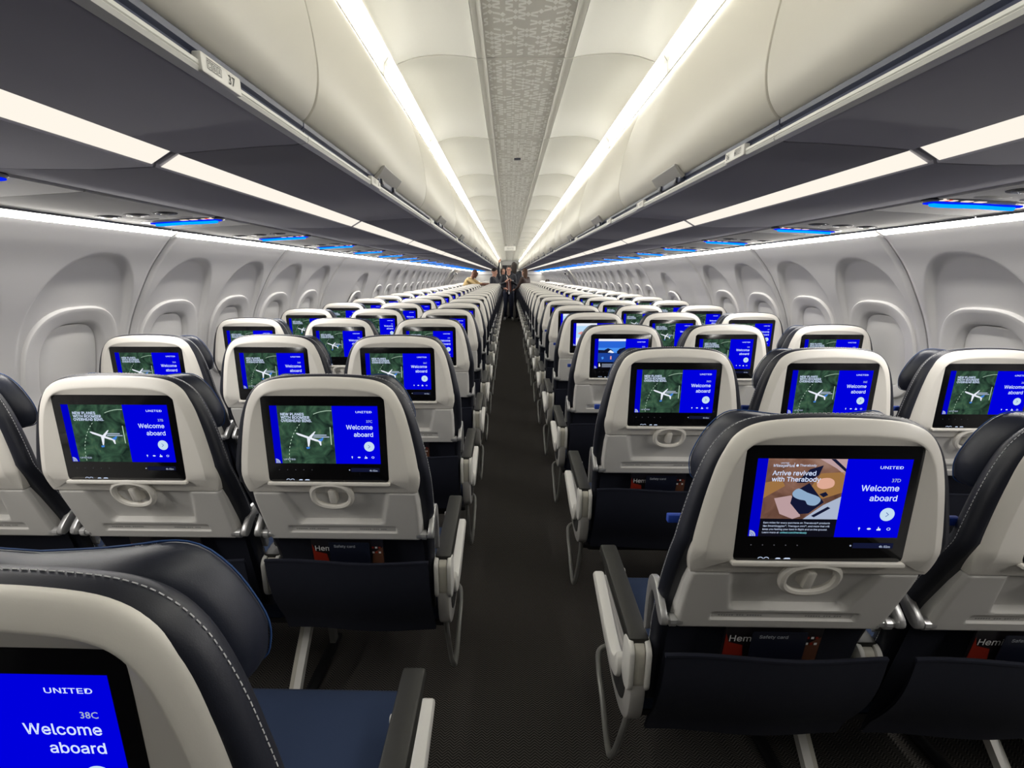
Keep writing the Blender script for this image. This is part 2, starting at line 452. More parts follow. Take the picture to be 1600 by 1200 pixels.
# ------------------------------------------------------------------ ceiling
SEAMS = [1.908 + 1.016 * i for i in range(-4, 25)]
root = link('ceiling', None, kind='structure')
def side_panel(sx):
    mb = MB(); L = 1.016; g = 0.004; rings = []
    pr = [(0.1748, 2.216), (0.20, 2.221), (0.26, 2.227), (0.33, 2.228), (0.40, 2.220), (0.45, 2.206), (0.466, 2.199)]
    pr = smooth(pr, 3)
    out = [(sx * x, z) for x, z in pr] + [(sx * x, z + 0.012) for x, z in reversed(pr)]
    mb.slab(out, lambda p, d: (p[0], d, p[1]), g, L - g, 'ceil', 0.002)
    return mb
def frame_strip(sx):
    mb = MB(); L = 1.016
    pr = [(0.141, 2.230), (0.1425, 2.2162), (0.146, 2.2148), (0.157, 2.2165), (0.167, 2.2150), (0.1735, 2.2155), (0.1745, 2.230)]
    mb.slab([(sx * x, z) for x, z in pr], lambda p, d: (p[0], d, p[1]), 0.003, L - 0.003, 'frame', 0.001)
    return mb
def pattern_panel(seed):
    rnd = random.Random(seed); mb = MB(); L = 1.016; z = 2.2185
    mb.box(-0.142, 0.142, 0.003, L - 0.003, z, z + 0.01, 'pat_base')
    P = 0.0385; H = 0.0316; zz = z - 0.0003
    nc = 3
    def tile(pts):
        mb.slab([(p[0], p[1]) for p in pts], lambda p, d: (p[0], p[1], d), zz, z + 0.001, 'pat')
    rows = int((L - 0.03) / H)
    for r in range(rows):
        yc = 0.018 + H * (r + 0.5)
        for c in range(-nc, nc + 1):
            xc = c * P; yo = yc + (H / 2 if c % 2 else 0)
            if rnd.random() < 0.5:
                a, b = 0.0088, 0.0132
                tile([(xc - a, yo), (xc, yo - b), (xc + a, yo), (xc, yo + b)])
        for c in range(-nc - 1, nc + 1):
            xc = c * P; xa, xb = xc + 0.0082, xc + P - 0.0082
            if c == -nc - 1: xa = xc + 0.018
            if c == nc: xb = xc + P - 0.018
            for k in (0, 1):
                if rnd.random() < 0.66:
                    s = 1 if (c + k) % 2 else -1
                    y = yc + (k - 0.5) * H * 0.5
                    sl = s * 0.0040; t = 0.0050
                    tile([(xa, y - t - sl), (xb, y - t + sl), (xb, y + t + sl), (xa, y + t - sl)])
    return mb
spl, spr = side_panel(-1).mesh('ceiling side'), side_panel(1).mesh('ceiling side')
fsl, fsr = frame_strip(-1).mesh('ceiling frame', 20), frame_strip(1).mesh('ceiling frame', 20)
pats = [pattern_panel(s).mesh('pattern', 0) for s in (3, 8, 21)]
for i, y in enumerate(SEAMS[:-1]):
    if y < Y0 - 1.1: continue
    link('ceiling_panel', spl, root, (0, y, 0), 'structure'); link('ceiling_panel', spr, root, (0, y, 0), 'structure')
    link('ceiling_frame', fsl, root, (0, y, 0), 'structure'); link('ceiling_frame', fsr, root, (0, y, 0), 'structure')
    link('patterned_panel', pats[i % 3], root, (0, y, 0), 'structure')
mb = MB(); mb.box(-0.62, 0.62, Y0, 27, 2.246, 2.27, 'frame'); link('ceiling_backing', mb.mesh('ceiling backing', 0), root, kind='structure')
for sx in (-1, 1):
    mb = MB(); mb.slab([(sx * 0.466, 2.202), (sx * 0.471, 2.1995), (sx * 0.476, 2.202), (sx * 0.477, 2.232), (sx * 0.467, 2.232)], lambda p, d: (p[0], d, p[1]), Y0, 26.4, 'white')
    link('ceiling_lip', mb.mesh('ceiling lip', 20), root, kind='structure')
# cove lamps
for sx, side in SIDES:
    n = 0
    mb = MB()
    L = 1.016
    a, b = 0.03, L - 0.03
    q = [(sx * 0.512, a, 2.200), (sx * 0.512, b, 2.200), (sx * 0.517, b, 2.168), (sx * 0.517, a, 2.168)]
    mb.add(q, [(0, 3, 2, 1) if sx < 0 else (0, 1, 2, 3)], 'cove')
    mb.slab([(sx * 0.478, 2.222), (sx * 0.500, 2.222), (sx * 0.513, 2.203), (sx * 0.518, 2.166), (sx * 0.526, 2.164), (sx * 0.536, 2.18), (sx * 0.53, 2.235), (sx * 0.478, 2.235)], lambda c, d: (c[0], d, c[1]), 0.003, L - 0.003, 'white')
    me = mb.mesh('cove light', 0)
    for y in SEAMS[:-1]:
        if y < -1.2: continue
        if y + L > 0.8: lab = '%s glowing cove lamp segment ahead between ceiling and %s bins' % (nth(n), side); n += 1
        else: lab = 'cove lamp segment overhead behind the viewer above the %s bins' % side
        thing('cove_light', lab, 'lamp', (0, y, 0), group='cove lamp segments along the ceiling', me=me)

# ceiling fittings
mb = MB(); mb.box(-0.022, 0.022, 3.385, 3.42, 2.2105, 2.2195, 'psu_dark', 0.003)
thing('ceiling_sensor', 'small dark slotted fitting in the patterned centre strip of the ceiling', 'fitting', me=mb.mesh('sensor'))
t = thing('hanging_sign', 'small white sign with grey lettering hanging under the ceiling far ahead', 'sign', (-0.021, 12.2, 0))
mb = MB(); mb.box(-0.14, 0.14, -0.012, 0.012, 2.06, 2.165, 'white', 0.006)
fn = lambda p: (p[0], -0.0135, p[1]); mb.text('SEATS', 'mark', 0, 2.093, 0.04, fn, 'c', 0.02)
link('sign_plate', mb.mesh('sign plate'), t)
mb = MB()
for x in (-0.1, 0.1): mb.tube([(x, 0, 2.16), (x, 0, 2.23)], 0.006, 'grey', 6)
link('hanger', mb.mesh('hanger'), t)

# ------------------------------------------------------------------ overhead bins
DOORP = smooth([(0.452, 1.731), (0.438, 1.737), (0.419, 1.765), (0.410, 1.805), (0.4105, 1.85), (0.4205, 1.92), (0.441, 2.00), (0.473, 2.085), (0.521, 2.163)], 5)
BINS = [(-0.18, 1.14), (0.96, 1.16), (2.12, 1.15), (3.27, 1.14), (4.41, 0.54), (4.95, 1.15)]
y = 6.10
while y + 1.15 < Y1 + 0.4: BINS.append((y, 1.15)); y += 1.15
_bin = {}
def bin_meshes(sx, w):
    k = (sx, round(w, 3))
    if k in _bin: return _bin[k]
    R = {}
    g = 0.003
    mb = MB()   # body: rear underside, lamp channel, dark inner underside
    prof = [(1.105, 1.664), (1.09, 1.655), (1.0, 1.652), (0.85, 1.651), (0.745, 1.655), (0.742, 1.662)]
    low2 = [(0.700, 1.684), (0.695, 1.678), (0.62, 1.684), (0.53, 1.690), (0.465, 1.693), (0.456, 1.6945)]
    out = prof + low2 + [(0.458, 1.74), (0.56, 2.16), (0.8, 2.2), (1.105, 1.9)]
    mb.slab([(sx * x, z) for x, z in out], lambda p, d: (p[0], d, p[1]), g, w - g, 'bin_low', 0.0015)
    R['bin_body'] = mb.mesh('bin body', 30)
    mb = MB()
    q = [(sx * 0.741, 0.012, 1.658), (sx * 0.741, w - 0.012, 1.658), (sx * 0.700, w - 0.012, 1.681), (sx * 0.700, 0.012, 1.681)]
    mb.add(q, [(0, 3, 2, 1) if sx > 0 else (0, 1, 2, 3)], 'strip')
    R['light_strip'] = mb.mesh('light strip', 0)
    mb = MB()   # sill: pale extrusion with a fine groove
    p = [(0.455, 1.694), (0.441, 1.696), (0.4385, 1.701), (0.4400, 1.7025), (0.4385, 1.704), (0.4385, 1.7085), (0.443, 1.710), (0.458, 1.710)]
    mb.slab([(sx * x, z) for x, z in p], lambda c, d: (c[0], d, c[1]), 0.001, w - 0.001, 'sill')
    R['sill_rail'] = mb.mesh('sill rail', 20)
    mb = MB()   # gasket: blue grey ribbed strip in the gap under the door
    p = [(0.458, 1.709), (0.4495, 1.711), (0.447, 1.717), (0.452, 1.7195), (0.446, 1.724), (0.4455, 1.732), (0.452, 1.737), (0.46, 1.738)]
    mb.slab([(sx * x, z) for x, z in p], lambda c, d: (c[0], d, c[1]), 0.002, w - 0.002, 'gasket')
    R['gasket'] = mb.mesh('gasket', 20)
    mb = MB()
    out = [(sx * x, z) for x, z in DOORP] + [(sx * (x + 0.028), z + 0.006) for x, z in reversed(DOORP)]
    mb.slab(out, lambda c, d: (c[0], d, c[1]), g, w - g, 'bin', 0.004)
    R['bin_door'] = mb.mesh('bin door', 30)
    if w > 0.8:
        mb = MB(); c = w * 0.5
        rings = [[(sx * x, c + s, z) for x, z in ((0.438, 1.722), (0.424, 1.738), (0.413, 1.754), (0.4135, 1.758), (0.420, 1.757), (0.430, 1.744), (0.446, 1.728))] for s in (-0.108, -0.104, 0.104, 0.108)]
        mb.loft(rings, 'grey')
        mb.box(min(sx * 0.434, sx * 0.452), max(sx * 0.434, sx * 0.452), c - 0.10, c + 0.10, 1.712, 1.730, 'gasket', 0.003)
        for s in (-0.07, 0.07): mb.box(min(sx * 0.428, sx * 0.446), max(sx * 0.428, sx * 0.446), c + s - 0.012, c + s + 0.012, 1.712, 1.728, 'psu_dark', 0.003)
        R['latch'] = mb.mesh('latch', 30)
    _bin[k] = R
    return R
def placard(sx, row, letters, w=0.088, h=0.0125):
    """row placard clipped over the sill rail, seat-block icon and row number in black"""
    mb = MB()
    hw = w / 2
    mb.slab(rrect(0, 1.7075, hw, 0.0115, 0.003, 3), lambda p, d: (sx * d, p[0], p[1]), 0.447, 0.4345, 'white', 0.002)
    f = lambda p: (sx * 0.4338, -sx * p[0] * -1 if False else p[0] * (-1 if sx > 0 else 1), p[1])
    mb.text(row, 'ink', 0.012, 1.7018, 0.0112, f, 'l', 0.0) if sx < 0 else mb.text(row, 'ink', -0.036, 1.7018, 0.0112, f, 'l', 0.0)
    x0 = -0.034 if sx < 0 else 0.002
    for i, ch in enumerate(letters):
        xx = x0 + i * 0.0105
        for a, b, c2, d in ((xx, xx + 0.0092, 1.7028, 1.7034), (xx, xx + 0.0092, 1.7118, 1.7124), (xx, xx + 0.0007, 1.7028, 1.7124), (xx + 0.0085, xx + 0.0092, 1.7028, 1.7124)):
            mb.poly([f((a, c2)), f((b, c2)), f((b, d)), f((a, d))], 'ink')
        mb.text(ch, 'ink', xx + 0.0046, 1.7048, 0.0056, f, 'c', 0.0)
    mb.poly([f((x0, 1.7140)), f((x0 + 0.03, 1.7140)), f((x0 + 0.03, 1.7147)), f((x0, 1.7147))], 'ink')
    return mb.mesh('placard', 30)
for sx, side in SIDES:
    for i, (y, w) in enumerate(BINS):
        R = bin_meshes(sx, w)
        if w < 0.8: lab = 'narrow filler bin between long overhead bins on the %s side' % side
        else: lab = '%s overhead bin from the viewer on the %s side, ivory door, grey underside' % (nth(i - (1 if y > 4.5 else 0)), side)
        t = thing('overhead_bin', lab, 'overhead bin', (0, y, 0), group='closed overhead bins')
        for nm, me in R.items(): link(nm, me, t)
        pl = {(-1, -0.18): [('37', 'CBA', 0.862)], (-1, 0.96): [('36', 'CBA', 0.455)], (1, 0.96): [('36', 'DEF', 0.15), ('35', 'DEF', 0.90)]}.get((sx, y))
        if pl is None and w > 0.8 and i > 1: pl = [(str(37 - int((y + 0.4) / 0.762)), 'CBA' if sx < 0 else 'DEF', 0.30)]
        for row, let, yy in pl or []:
            o = link('row_placard', placard(sx, row, let), t, (0, yy, 0)); o['label'] = 'white row number placard'

# passenger service units: one above each row
YL, YR, PITCH = 1.0546, 0.7471, 0.762
def psu(sx):
    R = {}
    mb = MB(); y0, y1 = -0.552, 0.206
    out = [(1.108, 1.658), (1.113, 1.652), (1.25, 1.6445), (1.40, 1.6365), (1.440, 1.6345), (1.446, 1.640), (1.446, 1.68), (1.108, 1.68)]
    mb.slab([(sx * x, z) for x, z in out], lambda p, d: (p[0], d, p[1]), y0, y1, 'psu', 0.0015)
    mb.slab([(sx * x, z) for x, z in ((1.4415, 1.640), (1.4415, 1.6285), (1.4465, 1.6275), (1.4475, 1.640))], lambda p, d: (p[0], d, p[1]), y0, y1, 'psu_dark')  # dark edge lip, added to shield the panel from the sidewall lamp
    R['panel'] = mb
    mb = MB()
    zf = lambda x, d: 1.652 - (x - 1.113) * 0.0536 + d
    P3 = lambda p, d: (sx * p[0], p[1], zf(p[0], d))
    ring = [(1.245 + 0.15 * math.cos(a) * (abs(math.cos(a)) ** -0.25 if abs(math.cos(a)) > .05 else 1), 0.055 * math.sin(a)) for a in [2 * math.pi * k / 32 for k in range(32)]]
    mb.slab(ring, P3, 0.004, -0.002, 'psu_dark', 0.001)
    R['sign_plate'] = mb
    mb = MB()
    pts = [(1.135, 0.020), (1.17, 0.024), (1.25, 0.013), (1.33, 0.018), (1.36, 0.015)]
    mb.tube([(sx * x, y, zf(x, -0.005)) for x, y in smooth(pts, 4)], 0.0075, 'psu_blue', 8)
    mb.slab(rrect(1.247, 0.017, 0.130, 0.026, 0.024, 5), P3, 0.0, -0.0036, 'psu_glow', 0.001)  # glowing slab draws the halo round the blue tube
    R['blue_light'] = mb
    mb = MB()
    for x, m, w in ((1.128, 'icon_w', .008), (1.14, 'icon_r', .006), (1.152, 'icon_w', .008), (1.19, 'icon_w', .012), (1.225, 'icon_w', .012)):
        mb.slab(rrect(x, -0.028, w, 0.009, 0.004, 3), P3, 0.0, -0.003, m)
    R['lit_icons'] = mb
    R['air_vent'] = []
    for x in (1.18, 1.275, 1.37):
        mb = MB(); c = (x, -0.185)
        for r, z0, z1, m in ((0.036, 0.004, -0.002, 'black'), (0.026, 0.004, -0.004, 'psu_dark'), (0.012, 0.002, -0.006, 'grey')):
            mb.slab([(c[0] + r * math.cos(a), c[1] + r * math.sin(a)) for a in [2 * math.pi * k / 20 for k in range(20)]], P3, z0, z1, m, 0.001)
        R['air_vent'].append(mb.mesh('air vent'))
    R['reading_light'] = []
    for x in (1.20, 1.32):
        mb = MB(); mb.slab([(x + 0.045 * math.cos(a), -0.085 + 0.022 * math.sin(a)) for a in [2 * math.pi * k / 20 for k in range(20)]], P3, 0.004, -0.002, 'psu', 0.001)
        mb.slab([(x + 0.02 * math.cos(a), -0.085 + 0.012 * math.sin(a)) for a in [2 * math.pi * k / 16 for k in range(16)]], P3, 0.002, -0.0032, 'psu', 0.001)
        R['reading_light'].append(mb.mesh('reading light'))
    return {k: (v if isinstance(v, list) else [v.mesh(k.replace('_', ' '))]) for k, v in R.items()}
for sx, side in SIDES:
    R = psu(sx); base = 1.765 if sx < 0 else 1.395
    i = -1
    n = 0
    while base + PITCH * i < Y1 - 0.1:
        y = base + PITCH * i
        if y + 0.25 > 1.0: lab = '%s service panel with blue lamp ahead under the %s bins' % (nth(n), side); n += 1
        else: lab = 'service panel with blue lamp above the viewer under the %s bins' % side
        t = thing('service_unit', lab, 'service panel', (0, y, 0), group='service panels over the rows')
        for nm, ms in R.items():
            if nm in ('reading_light', 'air_vent', 'lit_icons') and i > 9: continue
            for me in ms: link(nm, me, t)
        i += 1

# ------------------------------------------------------------------ seats
SH_TOP = [(0.0, 1.2155), (0.06, 1.214), (0.11, 1.2095), (0.14, 1.2015), (0.162, 1.188), (0.178, 1.168), (0.192, 1.138), (0.205, 1.09), (0.216, 1.03), (0.2222, 0.985), (0.2225, 0.955), (0.219, 0.934), (0.2135, 0.9145)]
def shell_base(z): return 0.0 if z > 0.968 else (0.968 - z) * 0.34
def half_outline(n=3):
    return smooth(SH_TOP, n)
def sym(h): return [(-x, z) for x, z in reversed(h[1:])] + h   # left bottom ... top ... right bottom
def shell_mesh():
    mb = MB(); h = half_outline()
    N = len(h)
    full = [(x, z) for x, z in h] + [(-x, z) for x, z in reversed(h[1:])]   # closed, clockwise from top centre
    # inset copies about the middle, kept symmetric, bottom edge stays at its height
    def ins(b):
        o = inset(full, b); o = [(p[0], max(p[1], 0.9145)) for p in o]; return o
    def ring(b, y):
        return [(p[0], y * (0.12 + 0.88 * sstep(0.915, 0.985, p[1])) + shell_base(p[1]), p[1]) for p in ins(b)]
    rings = [[(p[0], 0.022 + shell_base(p[1]), p[1]) for p in full], ring(0.0, 0.013), ring(0.0012, 0.0100), ring(0.004, 0.0072), ring(0.008, 0.0046), ring(0.013, 0.0020), ring(0.018, -0.0004), ring(0.0225, -0.0024), ring(0.0242, -0.0028), ring(0.026, -0.0026)]
    mb.loft(rings, 'shell', False, False)
    # funnel from the crest in to the edge of the screen
    crest = rings[-1]; inner = []
    for p in crest:
        inner.append((min(max(p[0], -0.1478), 0.1478), 0.0012, min(max(p[2], 0.9528), 1.1702)))
    mid = [tuple(c + (i - c) * 0.93 for c, i in zip(p, q)) for p, q in zip(crest, inner)]
    mb.loft([crest, mid, inner], 'shell', False, False)
    # lower edge folds forward to the seam
    # raised lip under and beside the screen
    mb.slab(rrect(0, 0.9475, 0.152, 0.0042, 0.003, 3), lambda p, d: (p[0], d, p[1]), 0.012, -0.0055, 'shell', 0.0015)
    return mb
def tray_mesh():
    mb = MB()
    z0, z1 = 0.745, 0.9115
    zs = np.concatenate([np.linspace(z1, z1 - 0.004, 3), np.linspace(z1 - 0.006, z0 + 0.004, 44), [z0 + 0.002, z0]])
    us = np.linspace(-1, 1, 121)
    def hw(z): return np.interp(z, [0.745, 0.80, 0.88, 0.9115], [0.209, 0.2125, 0.2145, 0.2125])
    def surf(x, z):
        y = 0.021 + (0.9115 - z) * 0.33
        # trapezoid recess, open to the top, ledge at the bottom
        half = np.interp(z, [0.80, 0.9115], [0.108, 0.137])
        rec = sstep(half + 0.008, half - 0.009, abs(x)) * sstep(0.803, 0.816, z)
        y += (0.010 + 0.007 * (0.9115 - z) / 0.1) * rec
        slot = sstep(0.146, 0.142, abs(x)) * sstep(0.7715, 0.7745, z) * sstep(0.7945, 0.7915, z)
        y += 0.006 * slot
        e = max(0, abs(x) / hw(z) - 0.955) / 0.045
        y += 0.010 * e * e + 0.004 * max(0, (z - 0.906) / 0.0055) ** 2 + 0.006 * max(0, (0.749 - z) / 0.004) ** 2
        return y
    V = [[(u * hw(z), surf(u * hw(z), z), z) for u in us] for z in zs]
    n, k = len(zs), len(us)
    vs = [p for r in V for p in r]
    fs = [(i * k + j, (i + 1) * k + j, (i + 1) * k + j + 1, i * k + j + 1) for i in range(n - 1) for j in range(k - 1)]
    mb.add(vs, fs, 'tray')
    edge = [V[0][j] for j in range(k)] + [V[i][k - 1] for i in range(1, n)] + [V[n - 1][j] for j in range(k - 2, -1, -1)] + [V[i][0] for i in range(n - 2, 0, -1)]
    mb.loft([edge, [(p[0], p[1] + 0.022, p[2]) for p in edge]], 'tray', False, True)
    f = lambda p: (p[0], 0.0625 + (0.783 - p[1]) * 0.33 + 0.0065 - 0.0017, p[1])
    for a, w, nn in ((-0.128, 0.0052, 17), (0.045, 0.0052, 14)):
        for q in range(nn):
            if q in (6, 10): continue
            x = a + q * w; mb.poly([f((x, 0.7815)), f((x + w * 0.7, 0.7815)), f((x + w * 0.7, 0.785)), f((x, 0.785))], 'mark')
    return mb
def latch_mesh():
    mb = MB(); pts = []
    for t in range(40):
        a = 2 * math.pi * t / 40; c, s = math.cos(a), math.sin(a)
        r = (abs(c / 0.055) ** 2.5 + abs(s / (0.029 if s > 0 else 0.033)) ** 2.3) ** (-1 / 2.4)
        x, z = r * c, 0.9115 + r * s
        pts.append((x, 0.011 + (0.9115 - z) * 0.30, z))
    mb.tube(pts, 0.0075, 'shell', 8, True)
    mb.slab(rrect(0, 0.905, 0.0085, 0.021, 0.005, 3), lambda p, d: (p[0], d + (0.905 - p[1]) * 0.3, p[1]), 0.034, 0.008, 'shell', 0.003)
    return mb
def bk_off(z): return interp(z, [0.44, 0.60, 0.72, 0.80, 0.95, 0.98], [0.175, 0.140, 0.110, 0.078, 0.012, 0.0])
def back_mesh(stitch=True):
    # outline of the cushion: the shell outline let out a little, then on down to the seat
    mb = MB()
    hs = half_outline(); sf = hs + [(-x, z) for x, z in reversed(hs[1:])]
    h = []
    for i, p in enumerate(hs):
        d = interp(p[1], [0.95, 1.03, 1.10, 1.16, 1.19, 1.2155], [0.0225, 0.018, 0.0145, 0.010, 0.006, 0.0035])
        h.append(tuple(np.array(inset(sf, -d)[i])))
    h[0] = (0.0, h[0][1]); h = [p for p in h if p[1] > 0.955]
    h = h + smooth([h[-1], (0.2455, 0.935), (0.243, 0.85), (0.235, 0.75), (0.226, 0.60), (0.22, 0.44)], 5)[1:]
    N = len(h)
    full = h + [(-x, z) for x, z in reversed(h[1:])]
    def ring(b, y): return [(p[0], y + bk_off(p[1]), max(p[1], 0.44)) for p in inset(full, b)]
    rings = [ring(0.016, 0.0095), ring(0.011, 0.0105), ring(0.006, 0.0140), ring(0.0025, 0.0190), ring(0.0005, 0.0250), ring(0.0, 0.031), ring(0.003, 0.041), ring(0.012, 0.052), ring(0.03, 0.066), ring(0.05, 0.080)]
    mb.loft(rings, 'leather', False, False)
    for r, fl in ((rings[0], True), (rings[-1], False)):
        n = len(r); fs = []
        for i in range(N - 1):
            f = (0, 1, n - 1) if i == 0 else (i, i + 1, n - i - 1, n - i)
            fs.append(f if fl else tuple(reversed(f)))
        mb.add(r, fs, 'leather')
    if stitch:
        allp = [Vector((p[0], 0.031 + bk_off(p[1]), p[1])) for p in inset(full, -0.0004) if p[1] > 0.62]
        k = max(range(len(allp) - 1), key=lambda i: (allp[i + 1] - allp[i]).length)
        if (allp[k + 1] - allp[k]).length > 0.1: allp = allp[k + 1:] + allp[:k + 1]
        allp = [p for i, p in enumerate(allp) if i == 0 or (p - allp[i - 1]).length > 1e-5]
        acc = [0.0]
        for p, q in zip(allp, allp[1:]): acc.append(acc[-1] + (q - p).length)
        def at(u):
            i = min(len(acc) - 2, max(0, int(np.searchsorted(acc, u)) - 1)); L = acc[i + 1] - acc[i]
            return allp[i] + (allp[i + 1] - allp[i]) * ((u - acc[i]) / max(L, 1e-9))
        u = 0.0
        while u + 0.005 < acc[-1]:
            mb.tube([at(u), at(u + 0.0048)], 0.00065, 'stitch', 5); u += 0.0075
    return mb
def headrest_mesh():
    mb = MB()
    h = [(0.0, 1.195), (0.06, 1.199), (0.115, 1.205), (0.146, 1.198), (0.170, 1.172), (0.187, 1.138), (0.197, 1.106), (0.196, 1.080), (0.188, 1.062), (0.16, 1.055), (0.08, 1.05), (0, 1.05)]
    full = smooth(h, 3); full = full + [(-x, z) for x, z in reversed(full[1:-1])]
    def ring(b, y): return [(p[0], y + 0.2 * max(0, abs(p[0]) - 0.10), p[1]) for p in inset(full, b)]
    rings = [ring(0.03, 0.046), ring(0.012, 0.048), ring(0.003, 0.056), ring(0.0, 0.070), ring(0.0, 0.088), ring(0.006, 0.100), ring(0.018, 0.107), ring(0.035, 0.110)]
    mb.loft(rings, 'head')
    r = [(p[0] * 1.002, p[1], p[2]) for p in ring(-0.0005, 0.091)]
    mb.tube(r, 0.0011, 'blue_stitch', 5, True)
    return mb
def cushion_mesh():
    mb = MB()
    o = rrect(0, 0.445, 0.226, 0.205, 0.03, 4)
    rings = []
    for b, z in ((0.02, 0.345), (0.004, 0.35), (0, 0.37), (0, 0.435), (0.006, 0.452), (0.02, 0.461), (0.06, 0.466)):
        rings.append([(p[0], p[1], z) for p in rrect(0, 0.445, 0.226 - b, 0.205 - b, max(0.006, 0.03 - b), 4)])
    mb.loft(rings, 'fabric')
    return mb
def pocket_mesh():
    mb = MB()
    zs = np.linspace(0.685, 0.40, 12); us = np.linspace(-1, 1, 15); V = []
    for z in zs:
        t = (0.685 - z) / 0.285
        V.append([(u * 0.226, 0.052 + 0.085 * t + 0.022 * (1 - math.cos(math.pi * u)) * 0.25 - 0.018 * math.sin(math.pi * min(1, t * 1.2)), z - 0.004 * math.sin(u * 3.1)) for u in us])
    n, k = len(zs), len(us)
    mb.add([p for r in V for p in r], [(i * k + j, (i + 1) * k + j, (i + 1) * k + j + 1, i * k + j + 1) for i in range(n - 1) for j in range(k - 1)], 'pocket')
    B = [[(p[0], p[1] + 0.006, p[2]) for p in r] for r in V]
    mb.add([p for r in B for p in r], [(i * k + j, i * k + j + 1, (i + 1) * k + j + 1, (i + 1) * k + j) for i in range(n - 1) for j in range(k - 1)], 'pocket')
    mb.tube([(p[0], p[1] + 0.003, p[2]) for p in V[0]], 0.005, 'pocket', 6)
    # back panel behind the pocket and closing sides
    zs = [0.80, 0.70, 0.60, 0.5, 0.38]
    for a, b in zip(zs, zs[1:]):
        ya, yb = interp(a, [0.38, 0.8], [0.175, 0.098]), interp(b, [0.38, 0.8], [0.175, 0.098])
        mb.quad((-0.206, ya, a), (-0.206, yb, b), (0.206, yb, b), (0.206, ya, a), 'pocket')
    return mb
def frame_mesh():
    mb = MB()
    for y, z in ((0.32, 0.335), (0.56, 0.33)): mb.tube([(-0.228, y, z), (0.228, y, z)], 0.02, 'black', 10)
    mb.box(-0.235, 0.235, 0.24, 0.60, 0.335, 0.352, 'black')
    mb.box(-0.20, 0.20, 0.36, 0.52, 0.24, 0.325, 'black', 0.02)
    return mb
def arm_of_tray(sx):
    mb = MB(); x = sx * 0.236
    o = [(0.068, 0.757), (0.060, 0.765), (0.064, 0.780), (0.085, 0.800), (0.112, 0.822), (0.132, 0.826), (0.152, 0.812), (0.163, 0.77), (0.166, 0.68), (0.150, 0.68), (0.146, 0.755), (0.134, 0.788), (0.118, 0.792), (0.095, 0.772), (0.080, 0.760)]
    o = smooth(o, 2, True)
    mb.slab(o, lambda p, d: (d, p[0], p[1]), x - 0.007, x + 0.007, 'silver', 0.002)
    a, b = sorted((sx * 0.196, sx * 0.232))
    mb.tube([(a, 0.078, 0.762), (b, 0.078, 0.762)], 0.0095, 'silver', 12)
    mb.tube([(sx * 0.21, 0.078, 0.762), (sx * 0.222, 0.078, 0.762)], 0.013, 'silver', 12)
    return mb
